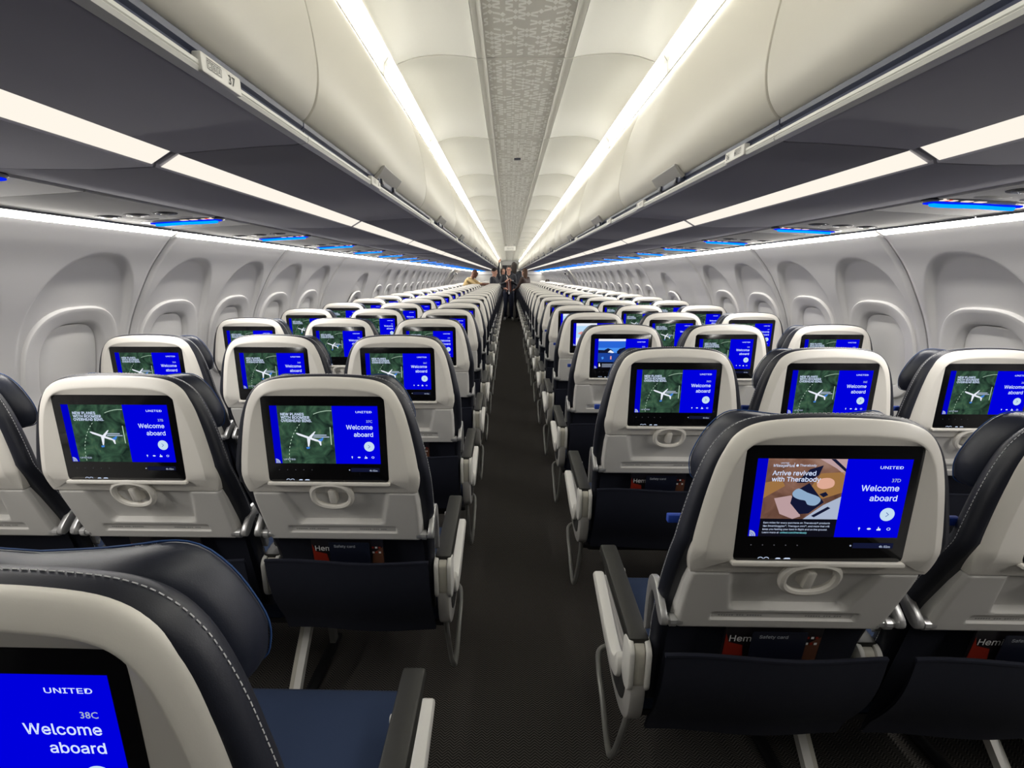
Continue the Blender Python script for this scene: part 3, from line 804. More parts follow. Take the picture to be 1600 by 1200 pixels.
def armrest_meshes(sx, aisle):
    """armrest at x = sx*0.254; returns part meshes"""
    x = sx * 0.254; R = {}
    mb = MB()
    o = [(0.150, 0.618), (0.150, 0.640), (0.165, 0.652), (0.30, 0.662), (0.47, 0.672), (0.495, 0.668), (0.502, 0.656), (0.495, 0.645), (0.40, 0.630), (0.22, 0.618)]
    mb.slab(smooth(o, 3, True), lambda p, d: (d, p[0], p[1]), x - 0.0235, x + 0.0235, 'pad', 0.006)
    mb.slab([(0.40 + 0.008 * math.cos(a), 0.648 + 0.008 * math.sin(a)) for a in [2 * math.pi * k / 14 for k in range(14)]], lambda p, d: (d, p[0], p[1]), x - sx * 0.020, x - sx * 0.028, 'white', 0.001)
    R['armrest_pad'] = (mb.mesh('armrest pad'), None)
    mb = MB()
    o = [(0.165, 0.617), (0.22, 0.615), (0.40, 0.627), (0.492, 0.643), (0.47, 0.628), (0.30, 0.595), (0.20, 0.58), (0.17, 0.59)]
    mb.slab(smooth(o, 2, True), lambda p, d: (d, p[0], p[1]), x - 0.019, x + 0.019, 'grey', 0.003)
    o2 = lambda y, z0, z1, r: [(y + r * math.cos(a), (z1 - r if math.sin(a) > 0 else z0 + r) + r * math.sin(a)) for a in [2 * math.pi * k / 24 + 0.01 for k in range(24)]]
    mb.slab(o2(0.158, 0.520, 0.640, 0.026), lambda p, d: (d, p[0], p[1]), x - 0.0115, x + 0.0115, 'cream', 0.002)
    for s in (-1, 1): mb.slab(o2(0.158, 0.513, 0.646, 0.031), lambda p, d: (d, p[0], p[1]), x + s * 0.0125, x + s * 0.0255, 'white', 0.004)
    R['armrest_pivot'] = (mb.mesh('armrest pivot'), None)
    if aisle:
        xo = sx * 0.2535; d1 = sx * 0.286
        mb = MB()
        o = [(0.137, 0.545), (0.132, 0.49), (0.148, 0.43), (0.19, 0.394), (0.255, 0.386), (0.35, 0.405), (0.45, 0.450), (0.535, 0.508), (0.540, 0.528), (0.525, 0.541), (0.45, 0.520), (0.36, 0.495), (0.27, 0.485), (0.215, 0.498), (0.192, 0.535), (0.190, 0.56)]
        o = smooth(o, 3, True)
        f = lambda p, d: (d, p[0], p[1])
        mb.slab(o, f, sx * 0.236, sx * 0.272, 'grey', 0.006)
        R['armrest_cover'] = (mb.mesh('armrest cover'), None)
        mb = MB()
        o = [(0.174, 0.525), (0.172, 0.480), (0.196, 0.436), (0.26, 0.420), (0.35, 0.434), (0.44, 0.470), (0.532, 0.517), (0.528, 0.532), (0.45, 0.512), (0.36, 0.487), (0.27, 0.477), (0.212, 0.50), (0.20, 0.53)]
        mb.slab(smooth(o, 3, True), f, sx * 0.26, sx * 0.2745, 'groove', 0.002)
        R['cover_groove'] = (mb.mesh('cover groove'), 'armrest_cover')
        mb = MB()
        o = [(0.202, 0.530), (0.205, 0.495), (0.228, 0.470), (0.27, 0.460), (0.34, 0.468), (0.43, 0.496), (0.535, 0.532), (0.532, 0.552), (0.51, 0.560), (0.42, 0.536), (0.33, 0.510), (0.268, 0.506), (0.238, 0.522), (0.222, 0.548)]
        mb.slab(smooth(o, 3, True), f, sx * 0.255, sx * 0.286, 'white', 0.007)
        R['cover_inlay'] = (mb.mesh('cover inlay'), 'armrest_cover')
        mb = MB()
        p = smooth([(sx * 0.10, 0.53, 0.285), (sx * 0.20, 0.53, 0.285), (sx * 0.255, 0.515, 0.28), (sx * 0.268, 0.46, 0.262), (sx * 0.268, 0.40, 0.225), (sx * 0.266, 0.345, 0.165), (sx * 0.262, 0.315, 0.125), (sx * 0.258, 0.300, 0.125), (sx * 0.253, 0.27, 0.19), (sx * 0.25, 0.22, 0.33), (sx * 0.25, 0.20, 0.40)], 5)
        mb.tube([(-sx * 0.25, 0.53, 0.285)] + p, 0.0085, 'steel', 10)
        R['baggage_bar'] = (mb.mesh('baggage bar'), None)
    return R
def leg_mesh(sx):
    mb = MB(); x = sx * 0.254
    for pts, m, o, w in (([(0.37, 0.345), (0.305, 0.256), (0.22, 0.16), (0.145, 0.06), (0.115, 0.0)], 'white', -0.009, 0.011), ([(0.40, 0.345), (0.335, 0.256), (0.25, 0.16), (0.175, 0.06), (0.145, 0.0)], 'cream', 0.016, 0.009), ([(0.47, 0.345), (0.50, 0.20), (0.52, 0.0)], 'steel', 0.0, 0.011)):
        rr = smooth(pts, 5); c = x + o * sx
        mb.loft([[(c - w, p[0] - 0.016, p[1]), (c + w, p[0] - 0.016, p[1]), (c + w, p[0] + 0.016, p[1]), (c - w, p[0] + 0.016, p[1])] for p in rr], m)
    mb.box(x - 0.02, x + 0.02, 0.09, 0.56, 0.0, 0.018, 'black', 0.005)
    return mb
def tab_mesh():
    mb = MB(); mb.box(-0.252, -0.220, 0.050, 0.062, 0.996, 1.012, 'tab', 0.002); return mb

def fS(p, y=-0.0042): return (p[0], y, p[1])
DX0, DX1, DZ0, DZ1 = -0.1285, 0.1315, 1.0005, 1.1475
def uv(u, v): return (DX0 + (DX1 - DX0) * u, DZ1 - (DZ1 - DZ0) * v)
def display_mesh(kind, seat):
    mb = MB()
    L1, L2, L3 = 0.0003, 0.0, -0.0003
    f1 = lambda p: fS(p, L1); f2 = lambda p: fS(p, L2); f3 = lambda p: fS(p, L3); f4 = lambda p: fS(p, -0.0006)
    def rect(u0, v0, u1, v1, m, f): mb.poly([f(uv(u0, v1)), f(uv(u1, v1)), f(uv(u1, v0)), f(uv(u0, v0))], m)
    def pol(pts, m, f): 
        q = [f(uv(*p)) for p in pts]
        ar = sum(q[i][0] * q[(i + 1) % len(q)][2] - q[(i + 1) % len(q)][0] * q[i][2] for i in range(len(q)))
        mb.poly(q if ar > 0 else q[::-1], m)
    W = DX1 - DX0; H = DZ1 - DZ0
    rect(0, 0, 0.068, 1, 's_blue2', f1); rect(0.578, 0, 1, 1, 's_blue', f1)
    def T(s, m, u, v, h, al='r', bold=0.0, width=1.0, f=f2): p = uv(u, v); mb.text(s, m, p[0], p[1], h * H, f, al, bold, width)
    T('UNITED', 's_white', 0.945, 0.118, 0.034, 'r', 0.012, 1.5)
    if seat: T(seat, 's_dim', 0.945, 0.282, 0.042, 'r', 0.012)
    T('Welcome', 's_white', 0.945, 0.395, 0.072, 'r', 0.014)
    T('aboard', 's_white', 0.945, 0.522, 0.072, 'r', 0.014)
    c = uv(0.902, 0.695); mb.disc(c, 0.0125, f2, 's_circle', 28)
    for s in (1, -1):
        p = [(c[0] - 0.002, c[1] + s * 0.0042), (c[0] + 0.0028, c[1]), (c[0] + 0.0018, c[1] - s * 0.0003), (c[0] - 0.003, c[1] + s * 0.0036)]
        q = [f3(a) for a in p]; mb.poly(q if s < 0 else q[::-1], 's_lake')
    # status icons
    for i, u in enumerate((0.735, 0.80, 0.865, 0.93)):
        x, z = uv(u, 0.885)
        if i == 0: mb.disc((x, z + .001), 0.0018, f2, 's_white', 10); mb.poly([f2((x - .001, z)), f2((x, z - .004)), f2((x + .001, z))], 's_white')
        elif i == 1: mb.disc((x, z), 0.0036, f2, 's_white', 12, 0.0018)
        elif i == 2: mb.poly([f2((x - .0034, z - .003)), f2((x + .0034, z - .003)), f2((x + .0034, z + .0005)), f2((x, z + .0012)), f2((x - .0002, z + .004)), f2((x - .0014, z + .004)), f2((x - .0016, z)), f2((x - .0034, z))], 's_white')
        else:
            n = 16; o = [(x + .0034 * math.cos(2 * math.pi * k / n), z + .0027 * math.sin(2 * math.pi * k / n)) for k in range(n)]
            for k in range(n):
                a, b = o[k], o[(k + 1) % n]; ia, ib = [(x + (q[0] - x) * .68, z + (q[1] - z) * .68) for q in (a, b)]
                mb.poly([f2(a), f2(b), f2(ib), f2(ia)], 's_white')
    # corner fan
    x, z = uv(0.008, 0.995)
    arc = [(x + 0.011 * math.cos(a), z + 0.0115 * math.sin(a)) for a in [math.pi / 2 * k / 8 for k in range(9)]]
    mb.poly([f2((x, z))] + [f2(a) for a in arc], 's_dim')
    for r in (0.0045, 0.0075):
        a0 = [(x + r * math.cos(a), z + r * math.sin(a)) for a in [math.pi / 2 * k / 6 for k in range(7)]]
        a1 = [(x + (r + .0008) * math.cos(a), z + (r + .0008) * math.sin(a)) for a in [math.pi / 2 * k / 6 for k in range(7)]]
        for k in range(6): mb.poly([f3(a0[k]), f3(a1[k]), f3(a1[k + 1]), f3(a0[k + 1])], 's_blue')
    # control row below the picture
    for i in range(5):
        px, pz = uv(0.03 + 0.078 * i, 1.115); mb.disc((px, pz), 0.0012, f2, 's_faint', 8)
    px, pz = uv(0.70, 1.112); mb.disc((px, pz), 0.0016, f2, 's_dim', 8)
    T('0h 00m' if False else '4h 02m', 's_dim', 0.965, 1.135, 0.030, 'r', 0.02)
    rect(0.715, 1.075, 0.985, 1.145, 's_navy', f1)
    # lit marks along the lower edge of the glass
    for u, w in ((0.09, 0.016), (0.13, 0.016)):
        x, z = uv(u + w, 1.300); mb.tube([f2((x + 0.0042 * math.cos(a), z + 0.0028 * math.sin(a))) for a in [math.pi * k / 8 for k in range(9)]], 0.0005, 's_white', 4)
    for u, w in ((0.205, 0.04), (0.262, 0.05)):
        x, z = uv(u, 1.302); mb.poly([f2((x, z)), f2((x + w * W, z)), f2((x + w * W - .002, z + .0022)), f2((x + .003, z + .0022))], 's_white')
    if kind == 'flight':
        rect(0.068, 0, 0.578, 1, 's_green', f1)
        T('NEW PLANES', 's_white', 0.098, 0.165, 0.044, 'l', 0.02, f=f3); T('WITH ROOMIER', 's_white', 0.098, 0.220, 0.044, 'l', 0.02, f=f3); T('OVERHEAD BINS.', 's_white', 0.098, 0.275, 0.044, 'l', 0.02, f=f3)
        T('UNITED', 's_dim', 0.085, 0.94, 0.026, 'l', 0.03, 1.45, f=f3)
        arc = [(0.56 - 0.42 * math.cos(a), 0.92 - 0.84 * math.sin(a)) for a in [math.radians(-4 + 96 * k / 44) for k in range(45)]]
        for i in range(44):
            if i < 30 and i % 2: continue
            if 20 <= i <= 32 and arc[i][1] < 0.32 and arc[i][0] < 0.40: continue
            (u0, v0), (u1, v1) = arc[i], arc[i + 1]
            a, b = uv(u0, v0), uv(u1, v1); d = Vector((b[0] - a[0], b[1] - a[1])).normalized() * 0.0007
            q = [(a[0] - d[1], a[1] + d[0]), (b[0] - d[1], b[1] + d[0]), (b[0] + d[1], b[1] - d[0]), (a[0] + d[1], a[1] - d[0])]
            mb.poly([f2(p) for p in reversed(q)], 's_line')
        # aircraft seen from above, nose to the upper left
        pol([(0.222, 0.470), (0.235, 0.463), (0.27, 0.482), (0.45, 0.598), (0.455, 0.612), (0.44, 0.620), (0.40, 0.603), (0.245, 0.502)], 's_paper', f2)
        pol([(0.342, 0.530), (0.398, 0.440), (0.41, 0.435), (0.405, 0.452), (0.368, 0.548)], 's_paper', f3)
        pol([(0.325, 0.545), (0.357, 0.563), (0.345, 0.66), (0.338, 0.70), (0.327, 0.70)], 's_paper', f3)
        pol([(0.425, 0.585), (0.48, 0.535), (0.475, 0.575), (0.458, 0.612)], 's_tail', f4)
        pol([(0.43, 0.61), (0.455, 0.605), (0.455, 0.675), (0.445, 0.68)], 's_paper', f4)
        pol([(0.31, 0.71), (0.345, 0.705), (0.34, 0.735), (0.315, 0.74)], 's_tail', f4)
        for i, w in ((0, 0.125), (1, 0.15)): rect(0.385, 0.49 + 0.032 * i, 0.385 + w, 0.508 + 0.032 * i, 's_dim', f3)
        rect(0.545, 0.36, 0.553, 0.665, 's_line', f3)
    elif kind == 'lotion':
        rect(0.068, 0, 0.578, 0.765, 's_brown', f1); rect(0.068, 0.765, 0.578, 1, 's_dark', f1)
        pol([(0.068, 0.30), (0.17, 0.26), (0.20, 0.34), (0.10, 0.46), (0.068, 0.50)], 's_tan', f2)
        pol([(0.27, 0.30), (0.345, 0.13), (0.43, 0.08), (0.41, 0.2), (0.33, 0.30)], 's_navy', f2)
        pol([(0.40, 0.0), (0.578, 0.0), (0.578, 0.2), (0.52, 0.12)], 's_blanket', f2)
        pol([(0.47, 0.0), (0.50, 0.0), (0.578, 0.12), (0.578, 0.16)], 's_navy', f3)
        pol([(0.35, 0.42), (0.42, 0.18), (0.578, 0.16), (0.578, 0.42), (0.46, 0.50), (0.40, 0.48)], 's_tan', f2)
        pol([(0.26, 0.42), (0.355, 0.30), (0.47, 0.545), (0.38, 0.69), (0.32, 0.70), (0.25, 0.56)], 's_navy', f3)
        pol([(0.14, 0.50), (0.25, 0.46), (0.31, 0.62), (0.33, 0.73), (0.28, 0.765), (0.19, 0.70)], 's_blanket', f2)
        pol([(0.35, 0.765), (0.47, 0.58), (0.578, 0.47), (0.578, 0.765)], 's_dim', f2)
        pol([(0.40, 0.72), (0.50, 0.60), (0.52, 0.62), (0.42, 0.74)], 's_navy', f3)
        g = smooth([(0.255, 0.42), (0.29, 0.37), (0.35, 0.42), (0.43, 0.475), (0.445, 0.53), (0.415, 0.585), (0.365, 0.575), (0.345, 0.525), (0.305, 0.51), (0.265, 0.475)], 3, True); pol(g, 's_goggle', f4)
        g = smooth([(0.405, 0.29), (0.425, 0.245), (0.48, 0.235), (0.515, 0.275), (0.51, 0.345), (0.45, 0.375), (0.41, 0.345)], 3, True); pol(g, 's_peach', f4)
        pol([(0.43, 0.44), (0.47, 0.41), (0.49, 0.45), (0.46, 0.48)], 's_navy', f4)
        T('MileagePlus', 's_white', 0.105, 0.100, 0.032, 'l', 0.004, 0.95, f=f4); T('UNITED', 's_white', 0.150, 0.060, 0.014, 'l', 0.01, 1.3, f=f4); rect(0.238, 0.048, 0.240, 0.106, 's_white', f4); T('Therabody', 's_white', 0.274, 0.094, 0.028, 'l', 0.004, f=f4)
        mb.disc(uv(0.259, 0.082), 0.0022, f4, 's_white', 12)
        T('Arrive revived', 's_white', 0.105, 0.205, 0.056, 'l', 0.014, f=f4); T('with Therabody', 's_white', 0.105, 0.282, 0.056, 'l', 0.014, f=f4)
        for i, s in enumerate(('Earn miles for every purchase on Therabody\u00ae products', 'like SmartGoggles\u2122, Theragun mini\u2122, and more that will', 'keep you feeling your best in flight and on the ground.')):
            T(s, 's_white', 0.092, 0.826 + i * 0.043, 0.0225, 'l', 0.0, 0.98, f=f3)
        T('Learn more at', 's_white', 0.092, 0.955, 0.0225, 'l', f=f3); T('united.com/therabody', 's_cyan', 0.212, 0.955, 0.0225, 'l', 0.01, f=f3)
    elif kind == 'lake':
        rect(0.068, 0, 0.578, 0.075, 's_paper', f1); rect(0.068, 0.075, 0.578, 0.30, 's_skytop', f1); rect(0.068, 0.30, 0.578, 0.47, 's_sky', f1); rect(0.068, 0.47, 0.578, 0.78, 's_lake', f1); rect(0.068, 0.78, 0.578, 1, 's_dark', f1)
        pol([(0.068, 0.37), (0.18, 0.38), (0.25, 0.31), (0.33, 0.37), (0.36, 0.45), (0.30, 0.475), (0.068, 0.475)], 's_navy', f2)
        pol([(0.42, 0.42), (0.47, 0.33), (0.578, 0.28), (0.578, 0.53), (0.43, 0.5)], 's_navy', f2)
        pol([(0.25, 0.45), (0.29, 0.38), (0.31, 0.38), (0.37, 0.455), (0.34, 0.475)], 's_paper', f3)
        pol([(0.30, 0.58), (0.325, 0.58), (0.325, 0.69), (0.30, 0.69)], 's_pink', f3); pol([(0.13, 0.62), (0.17, 0.6), (0.18, 0.66), (0.15, 0.7)], 's_sky', f3)
        pol([(0.09, 0.84), (0.105, 0.82), (0.12, 0.9), (0.12, 0.94), (0.09, 0.94)], 's_paper', f2)
        for i, w in enumerate((0.36, 0.36, 0.2)): rect(0.15, 0.845 + i * 0.045, 0.15 + w, 0.862 + i * 0.045, 's_dim', f2)
    else:
        rect(0.068, 0, 0.578, 1, 's_pale', f1); rect(0.068, 0.0, 0.578, 0.12, 's_paper', f2)
        pol([(0.10, 0.45), (0.20, 0.36), (0.32, 0.44), (0.30, 0.55), (0.22, 0.6), (0.18, 0.5)], 's_pink', f2)
        pol([(0.068, 0.65), (0.578, 0.58), (0.578, 1), (0.068, 1)], 's_paper', f2)
    return mb

print('building seats')
ms = {
    'seat_back_shell': shell_mesh().mesh('seat back shell', 28), 'tray_table': tray_mesh().mesh('tray table', 40), 'tray_latch': latch_mesh().mesh('tray latch', 40),
    'backrest': back_mesh().mesh('backrest', 40), 'backrest_far': back_mesh(False).mesh('backrest', 40), 'headrest': headrest_mesh().mesh('headrest', 40),
    'seat_cushion': cushion_mesh().mesh('seat cushion', 40), 'literature_pocket': pocket_mesh().mesh('pocket', 40), 'seat_frame': frame_mesh().mesh('seat frame', 40),
    'tab': tab_mesh().mesh('pull tab', 30),
}
bz = MB(); bz.slab(rrect(0, 1.0615, 0.1495, 0.1105, 0.010, 4), lambda p, d: (p[0], d, p[1]), 0.01, 0.0006, 'bezel', 0.0012)
ms['screen'] = bz.mesh('screen', 30)
arms = {(s, a): armrest_meshes(s, a) for s in (-1, 1) for a in (False, True)}
tarm = {s: arm_of_tray(s).mesh('tray arm', 30) for s in (-1, 1)}
_b = MB(); _b.tube([(-0.25, 0.53, 0.285), (0.25, 0.53, 0.285)], 0.0085, 'steel', 8); bar = _b.mesh('baggage bar')
legs = {s: leg_mesh(s).mesh('leg', 30) for s in (-1, 1)}
disp = {}
def display(kind, seat):
    k = (kind, seat)
    if k not in disp: disp[k] = display_mesh(kind, seat).mesh('display', 0)
    return disp[k]

XS, SP = 0.498, 0.508
WHERE = {'A': 'window place', 'B': 'middle place', 'C': 'aisle place', 'D': 'aisle place', 'E': 'middle place', 'F': 'window place'}
SPECIAL = {'37D': 'lotion', '35D': 'lake', '34D': 'rose', '33D': 'rose'}
def seat(letter, k, row):
    left = letter in 'ABC'; side = 'left' if left else 'right'
    i = 'CBA'.index(letter) if left else 'DEF'.index(letter)
    x = (-1 if left else 1) * (XS + SP * i)
    y = (YL if left else YR) + PITCH * (37 - row)
    code = '%d%s' % (row, letter)
    num = 38 - row if left else 37 - row
    if code == '37D': lab = 'navy seat with white back, screen showing a travel comfort advert and 37D'
    elif code == '38C': lab = 'nearest navy seat with white back, cut off by the lower frame edge, screen reading 38C'
    elif code == '35D': lab = 'navy seat with white back on the aisle, screen showing a blue lake picture'
    elif row >= 35: lab = 'navy seat with white back, %s, screen reading %s, %s row of the %s block' % (WHERE[letter], code, nth(num), side)
    else: lab = 'navy seat with white back, %s, %s row ahead in the %s block' % (WHERE[letter], nth(num), side)
    t = thing('airline_seat', lab, 'seat', (x, y, 0), group='rows of airline seats')
    near = y < 8.6
    aisle = (1 if letter == 'C' else -1 if letter == 'D' else 0)
    link('seat_back_shell', ms['seat_back_shell'], t)
    link('backrest', ms['backrest' if y < 2.2 else 'backrest_far'], t)
    link('headrest', ms['headrest'], t)
    s = link('screen', ms['screen'], t)
    kind = SPECIAL.get(code, 'flight')
    link('display', display(kind, code if row >= 34 else ''), s)
    tr = link('tray_table', ms['tray_table'], t)
    if y < 12: link('tray_latch', ms['tray_latch'], tr)
    link('seat_cushion', ms['seat_cushion'], t)
    link('literature_pocket', ms['literature_pocket'], t)
    if near: link('seat_frame', ms['seat_frame'], t)
    if near:
        for q in (-1, 1): link('tray_arm', tarm[q], t)
    if not left and y < 4.5:
        o = link('pull_tab', ms['tab'], t); o['label'] = 'bright blue webbing tab'
    which = [1] if left else [-1]
    if letter == 'A': which = [-1, 1]
    if letter == 'F': which = [-1, 1]
    for q in which:
        a = arms[(q, aisle == q)]
        if not near and aisle != q: continue
        r = link('armrest', a['armrest_pad'][0], t); r['label'] = 'dark grey armrest pad'
        made = {}
        for nm, (me, par) in a.items():
            if nm == 'armrest_pad': continue
            if not near and nm in ('cover_groove', 'baggage_bar'): continue
            if nm == 'baggage_bar': link(nm, me, t); continue
            if par: continue
            made[nm] = link(nm, me, r)
        for nm, (me, par) in a.items():
            if par and not (not near and nm == 'cover_groove'): link(nm, me, r)
    if near and not aisle: link('baggage_bar', bar, t)
    if letter in 'BCDE': link('leg', legs[-1 if left else 1], t)
    return t
for r in range(38, 8, -1):
    for letter in 'ABC':
        if r == 38 and letter != 'C': continue
        if YL + PITCH * (37 - r) > 21.9: continue
        seat(letter, 38 - r, r)
    for letter in 'DEF':
        if r == 38 or YR + PITCH * (37 - r) > 21.9: continue
        seat(letter, 37 - r, r)

# magazines and safety cards standing in the pockets
def card_meshes():
    mb = MB()
    f = lambda p, d: (p[0], 0.086 - (p[1] - 0.70) * 0.12 + d, p[1])
    mb.slab(rrect(0, 0.665, 0.10, 0.085, 0.002, 2), f, 0.004, 0.0, 'mag_dark')
    g = lambda p: f(p, -0.0006)
    mb.poly([g((-0.098, 0.60)), g((-0.045, 0.60)), g((-0.060, 0.695)), g((-0.090, 0.703)), g((-0.098, 0.727))], 'mag_red')
    mb.poly([g((0.055, 0.60)), g((0.098, 0.60)), g((0.098, 0.72)), g((0.07, 0.70))], 'mag_brown')
    mb.text('Hemi', 'mag_white', -0.090, 0.706, 0.016, lambda p: f(p, -0.0012), 'l', 0.006)
    for i in range(2):
        for j in range(3): mb.poly([f(q, -0.0012) for q in ((0.068 + j * .009, 0.715 - i * .016), (0.074 + j * .009, 0.715 - i * .016), (0.074 + j * .009, 0.721 - i * .016), (0.068 + j * .009, 0.721 - i * .016))], 'mag_white' if (i + j) % 2 else 'mag_red')
    a = mb.mesh('magazine', 0)
    mb = MB()
    f2 = lambda p, d: (p[0], 0.078 - (p[1] - 0.70) * 0.12 + d, p[1])
    mb.slab(rrect(0.008, 0.66, 0.056, 0.078, 0.004, 3), f2, 0.0015, 0.0, 'card_blue')
    mb.text('Safety card', 'card_ink', -0.034, 0.722, 0.0080, lambda p: f2(p, -0.0006), 'l', 0.01)
    b = mb.mesh('safety card', 0)
    return a, b
M['mag_dark'] = mat('magazine cover dark', (0.012, 0.010, 0.012), 0.3)
M['mag_red'] = mat('magazine cover red', (0.26, 0.022, 0.012), 0.3)
M['mag_brown'] = mat('magazine cover brown', (0.12, 0.05, 0.03), 0.3)
M['mag_white'] = mat('magazine print', (0.75, 0.75, 0.75), 0.4)
M['card_blue'] = mat('safety card navy', (0.008, 0.010, 0.022), 0.35)
M['card_ink'] = mat('safety card print', (0.42, 0.45, 0.5), 0.4)
mag, crd = card_meshes()
for code in ('37C', '37B', '37D', '37E', '36C', '36D', '36E'):
    row, letter = int(code[:2]), code[2]
    left = letter in 'ABC'; i = 'CBA'.index(letter) if left else 'DEF'.index(letter)
    x = (-1 if left else 1) * (XS + SP * i); y = (YL if left else YR) + PITCH * (37 - row)
    thing('magazine', 'dark magazine with red corner in the pocket behind the %s screen seat' % code, 'magazine', (x, y, 0), group='magazines in seat pockets', me=mag)
    thing('safety_card', 'navy safety card in front of the magazine in the %s seat pocket' % code, 'card', (x, y, 0), group='safety cards in seat pockets', me=crd)

# ------------------------------------------------------------------ people
for n, c in (('skin', (0.55, 0.30, 0.22)), ('skin_dark', (0.16, 0.07, 0.045)), ('jacket', (0.012, 0.014, 0.024)), ('jeans', (0.012, 0.018, 0.045)), ('shirt', (0.20, 0.075, 0.06)), ('tan', (0.50, 0.36, 0.17)), ('brown', (0.045, 0.025, 0.02)), ('hair', (0.022, 0.015, 0.012)), ('hair_brown', (0.09, 0.045, 0.025)), ('shoe', (0.62, 0.62, 0.62)), ('shoe_dark', (0.02, 0.02, 0.02)), ('badge', (0.75, 0.75, 0.78)), ('lip', (0.35, 0.12, 0.1)), ('phone', (0.02, 0.02, 0.025)), ('eyewhite', (0.6, 0.6, 0.6))):
    M[n] = mat(n, c, 0.65)

def human(name, label, loc, rz, pose, cloth, hair=None, scale=1.0, extras=None, voxel=0.011):
    J = {'pelvis': (0, 0, .95), 'waist': (0, 0, 1.08), 'chest': (0, .005, 1.30), 'neck': (0, .01, 1.47), 'head0': (0, 0, 1.545), 'head': (0, -.012, 1.625),
         'ls': (.175, .01, 1.415), 'le': (.225, .03, 1.14), 'lw': (.22, -.04, .90), 'lh': (.22, -.06, .83),
         'rs': (-.175, .01, 1.415), 're': (-.225, .03, 1.14), 'rw': (-.22, -.04, .90), 'rh': (-.22, -.06, .83),
         'lhip': (.09, 0, .90), 'lk': (.10, -.015, .49), 'la': (.11, .03, .085), 'lt': (.125, -.13, .04),
         'rhip': (-.09, 0, .90), 'rk': (-.10, -.015, .49), 'ra': (-.11, .03, .085), 'rt': (-.125, -.13, .04)}
    J.update(pose)
    rad = {'pelvis': .135, 'waist': .125, 'chest': .145, 'neck': .058, 'head0': .062, 'ls': .072, 'le': .046, 'lw': .031, 'lh': .034, 'rs': .072, 're': .046, 'rw': .031, 'rh': .034,
           'lhip': .098, 'lk': .064, 'la': .043, 'lt': .036, 'rhip': .098, 'rk': .064, 'ra': .043, 'rt': .036}
    E = [('pelvis', 'waist'), ('waist', 'chest'), ('chest', 'neck'), ('neck', 'head0'), ('chest', 'ls'), ('ls', 'le'), ('le', 'lw'), ('lw', 'lh'), ('chest', 'rs'), ('rs', 're'), ('re', 'rw'), ('rw', 'rh'),
         ('pelvis', 'lhip'), ('lhip', 'lk'), ('lk', 'la'), ('la', 'lt'), ('pelvis', 'rhip'), ('rhip', 'rk'), ('rk', 'ra'), ('ra', 'rt')]
    tags = []
    bm = bmesh.new()
    def blob(p, r, sc=(1, 1, 1), rot=None):
        m = Matrix.Translation(p) @ (rot or Matrix.Identity(4)) @ Matrix.Diagonal((r * sc[0], r * sc[1], r * sc[2], 1))
        bmesh.ops.create_icosphere(bm, subdivisions=3, radius=1, matrix=m)
    def capsule(a, b, ra, rb, flat=1.0):
        a, b = Vector(a), Vector(b); d = b - a; n = max(2, int(d.length / 0.03)); ax = d.normalized()
        q = ax.to_track_quat('Z', 'Y'); rings = []
        for i in range(n + 1):
            t = i / n; r = ra + (rb - ra) * t
            rings.append([bm.verts.new(a + d * t + q @ Vector((r * math.cos(u), r * math.sin(u) * flat, 0))) for u in [2 * math.pi * k / 14 for k in range(14)]])
        for i in range(n):
            for k in range(14): bm.faces.new((rings[i][k], rings[i][(k + 1) % 14], rings[i + 1][(k + 1) % 14], rings[i + 1][k]))
        bm.faces.new(list(reversed(rings[0]))); bm.faces.new(rings[-1])
        blob(a, ra * 0.999); blob(b, rb * 0.999)
    for a, b in E:
        if a in ('pelvis', 'waist', 'chest') and b in ('waist', 'chest'):
            for s in (-1, 1):
                o = Vector((s * .055, 0, 0)); capsule(Vector(J[a]) + o, Vector(J[b]) + o * 1.15, rad[a] * .80, rad[b] * .80)
        else: capsule(J[a], J[b], min(rad[a], rad[b] * 1.6) if a in ('chest', 'pelvis') else rad[a], rad[b])
        tag = {'neck': 'skin', 'head0': 'skin', 'lh': 'skin', 'rh': 'skin', 'lt': 'shoe', 'rt': 'shoe', 'lk': 'leg', 'rk': 'leg', 'la': 'leg', 'ra': 'leg', 'lhip': 'leg', 'rhip': 'leg', 'lw': 'sleeve', 'rw': 'sleeve'}.get(b, 'top')
        tags.append((Vector(J[a]), Vector(J[b]), tag))
    # head with brow, nose, chin, ears
    H = Vector(J['head']); f = pose.get('face', (0, -1, 0)); f = Vector(f).normalized()
    rot = f.to_track_quat('-Y', 'Z').to_matrix().to_4x4()
    def hp(x, y, z): return H + (rot @ Vector((x, y, z)))
    blob(H + rot @ Vector((0, .012, .02)), 1, (.077, .094, .098), rot); blob(hp(0, -.025, -.045), 1, (.058, .062, .068), rot)
    blob(hp(0, -.098, -.012), 1, (.012, .016, .022), rot); blob(hp(0, -.075, -.095), 1, (.028, .022, .018), rot)
    blob(hp(0, -.082, .028), 1, (.052, .014, .010), rot); blob(hp(0, -.083, -.060), 1, (.024, .009, .010), rot)
    for s in (-1, 1): blob(hp(s * .080, .01, -.008), 1, (.010, .018, .030), rot)
    tags.append((H + Vector((0, 0, -.05)), H + Vector((0, 0, .04)), 'skin'))
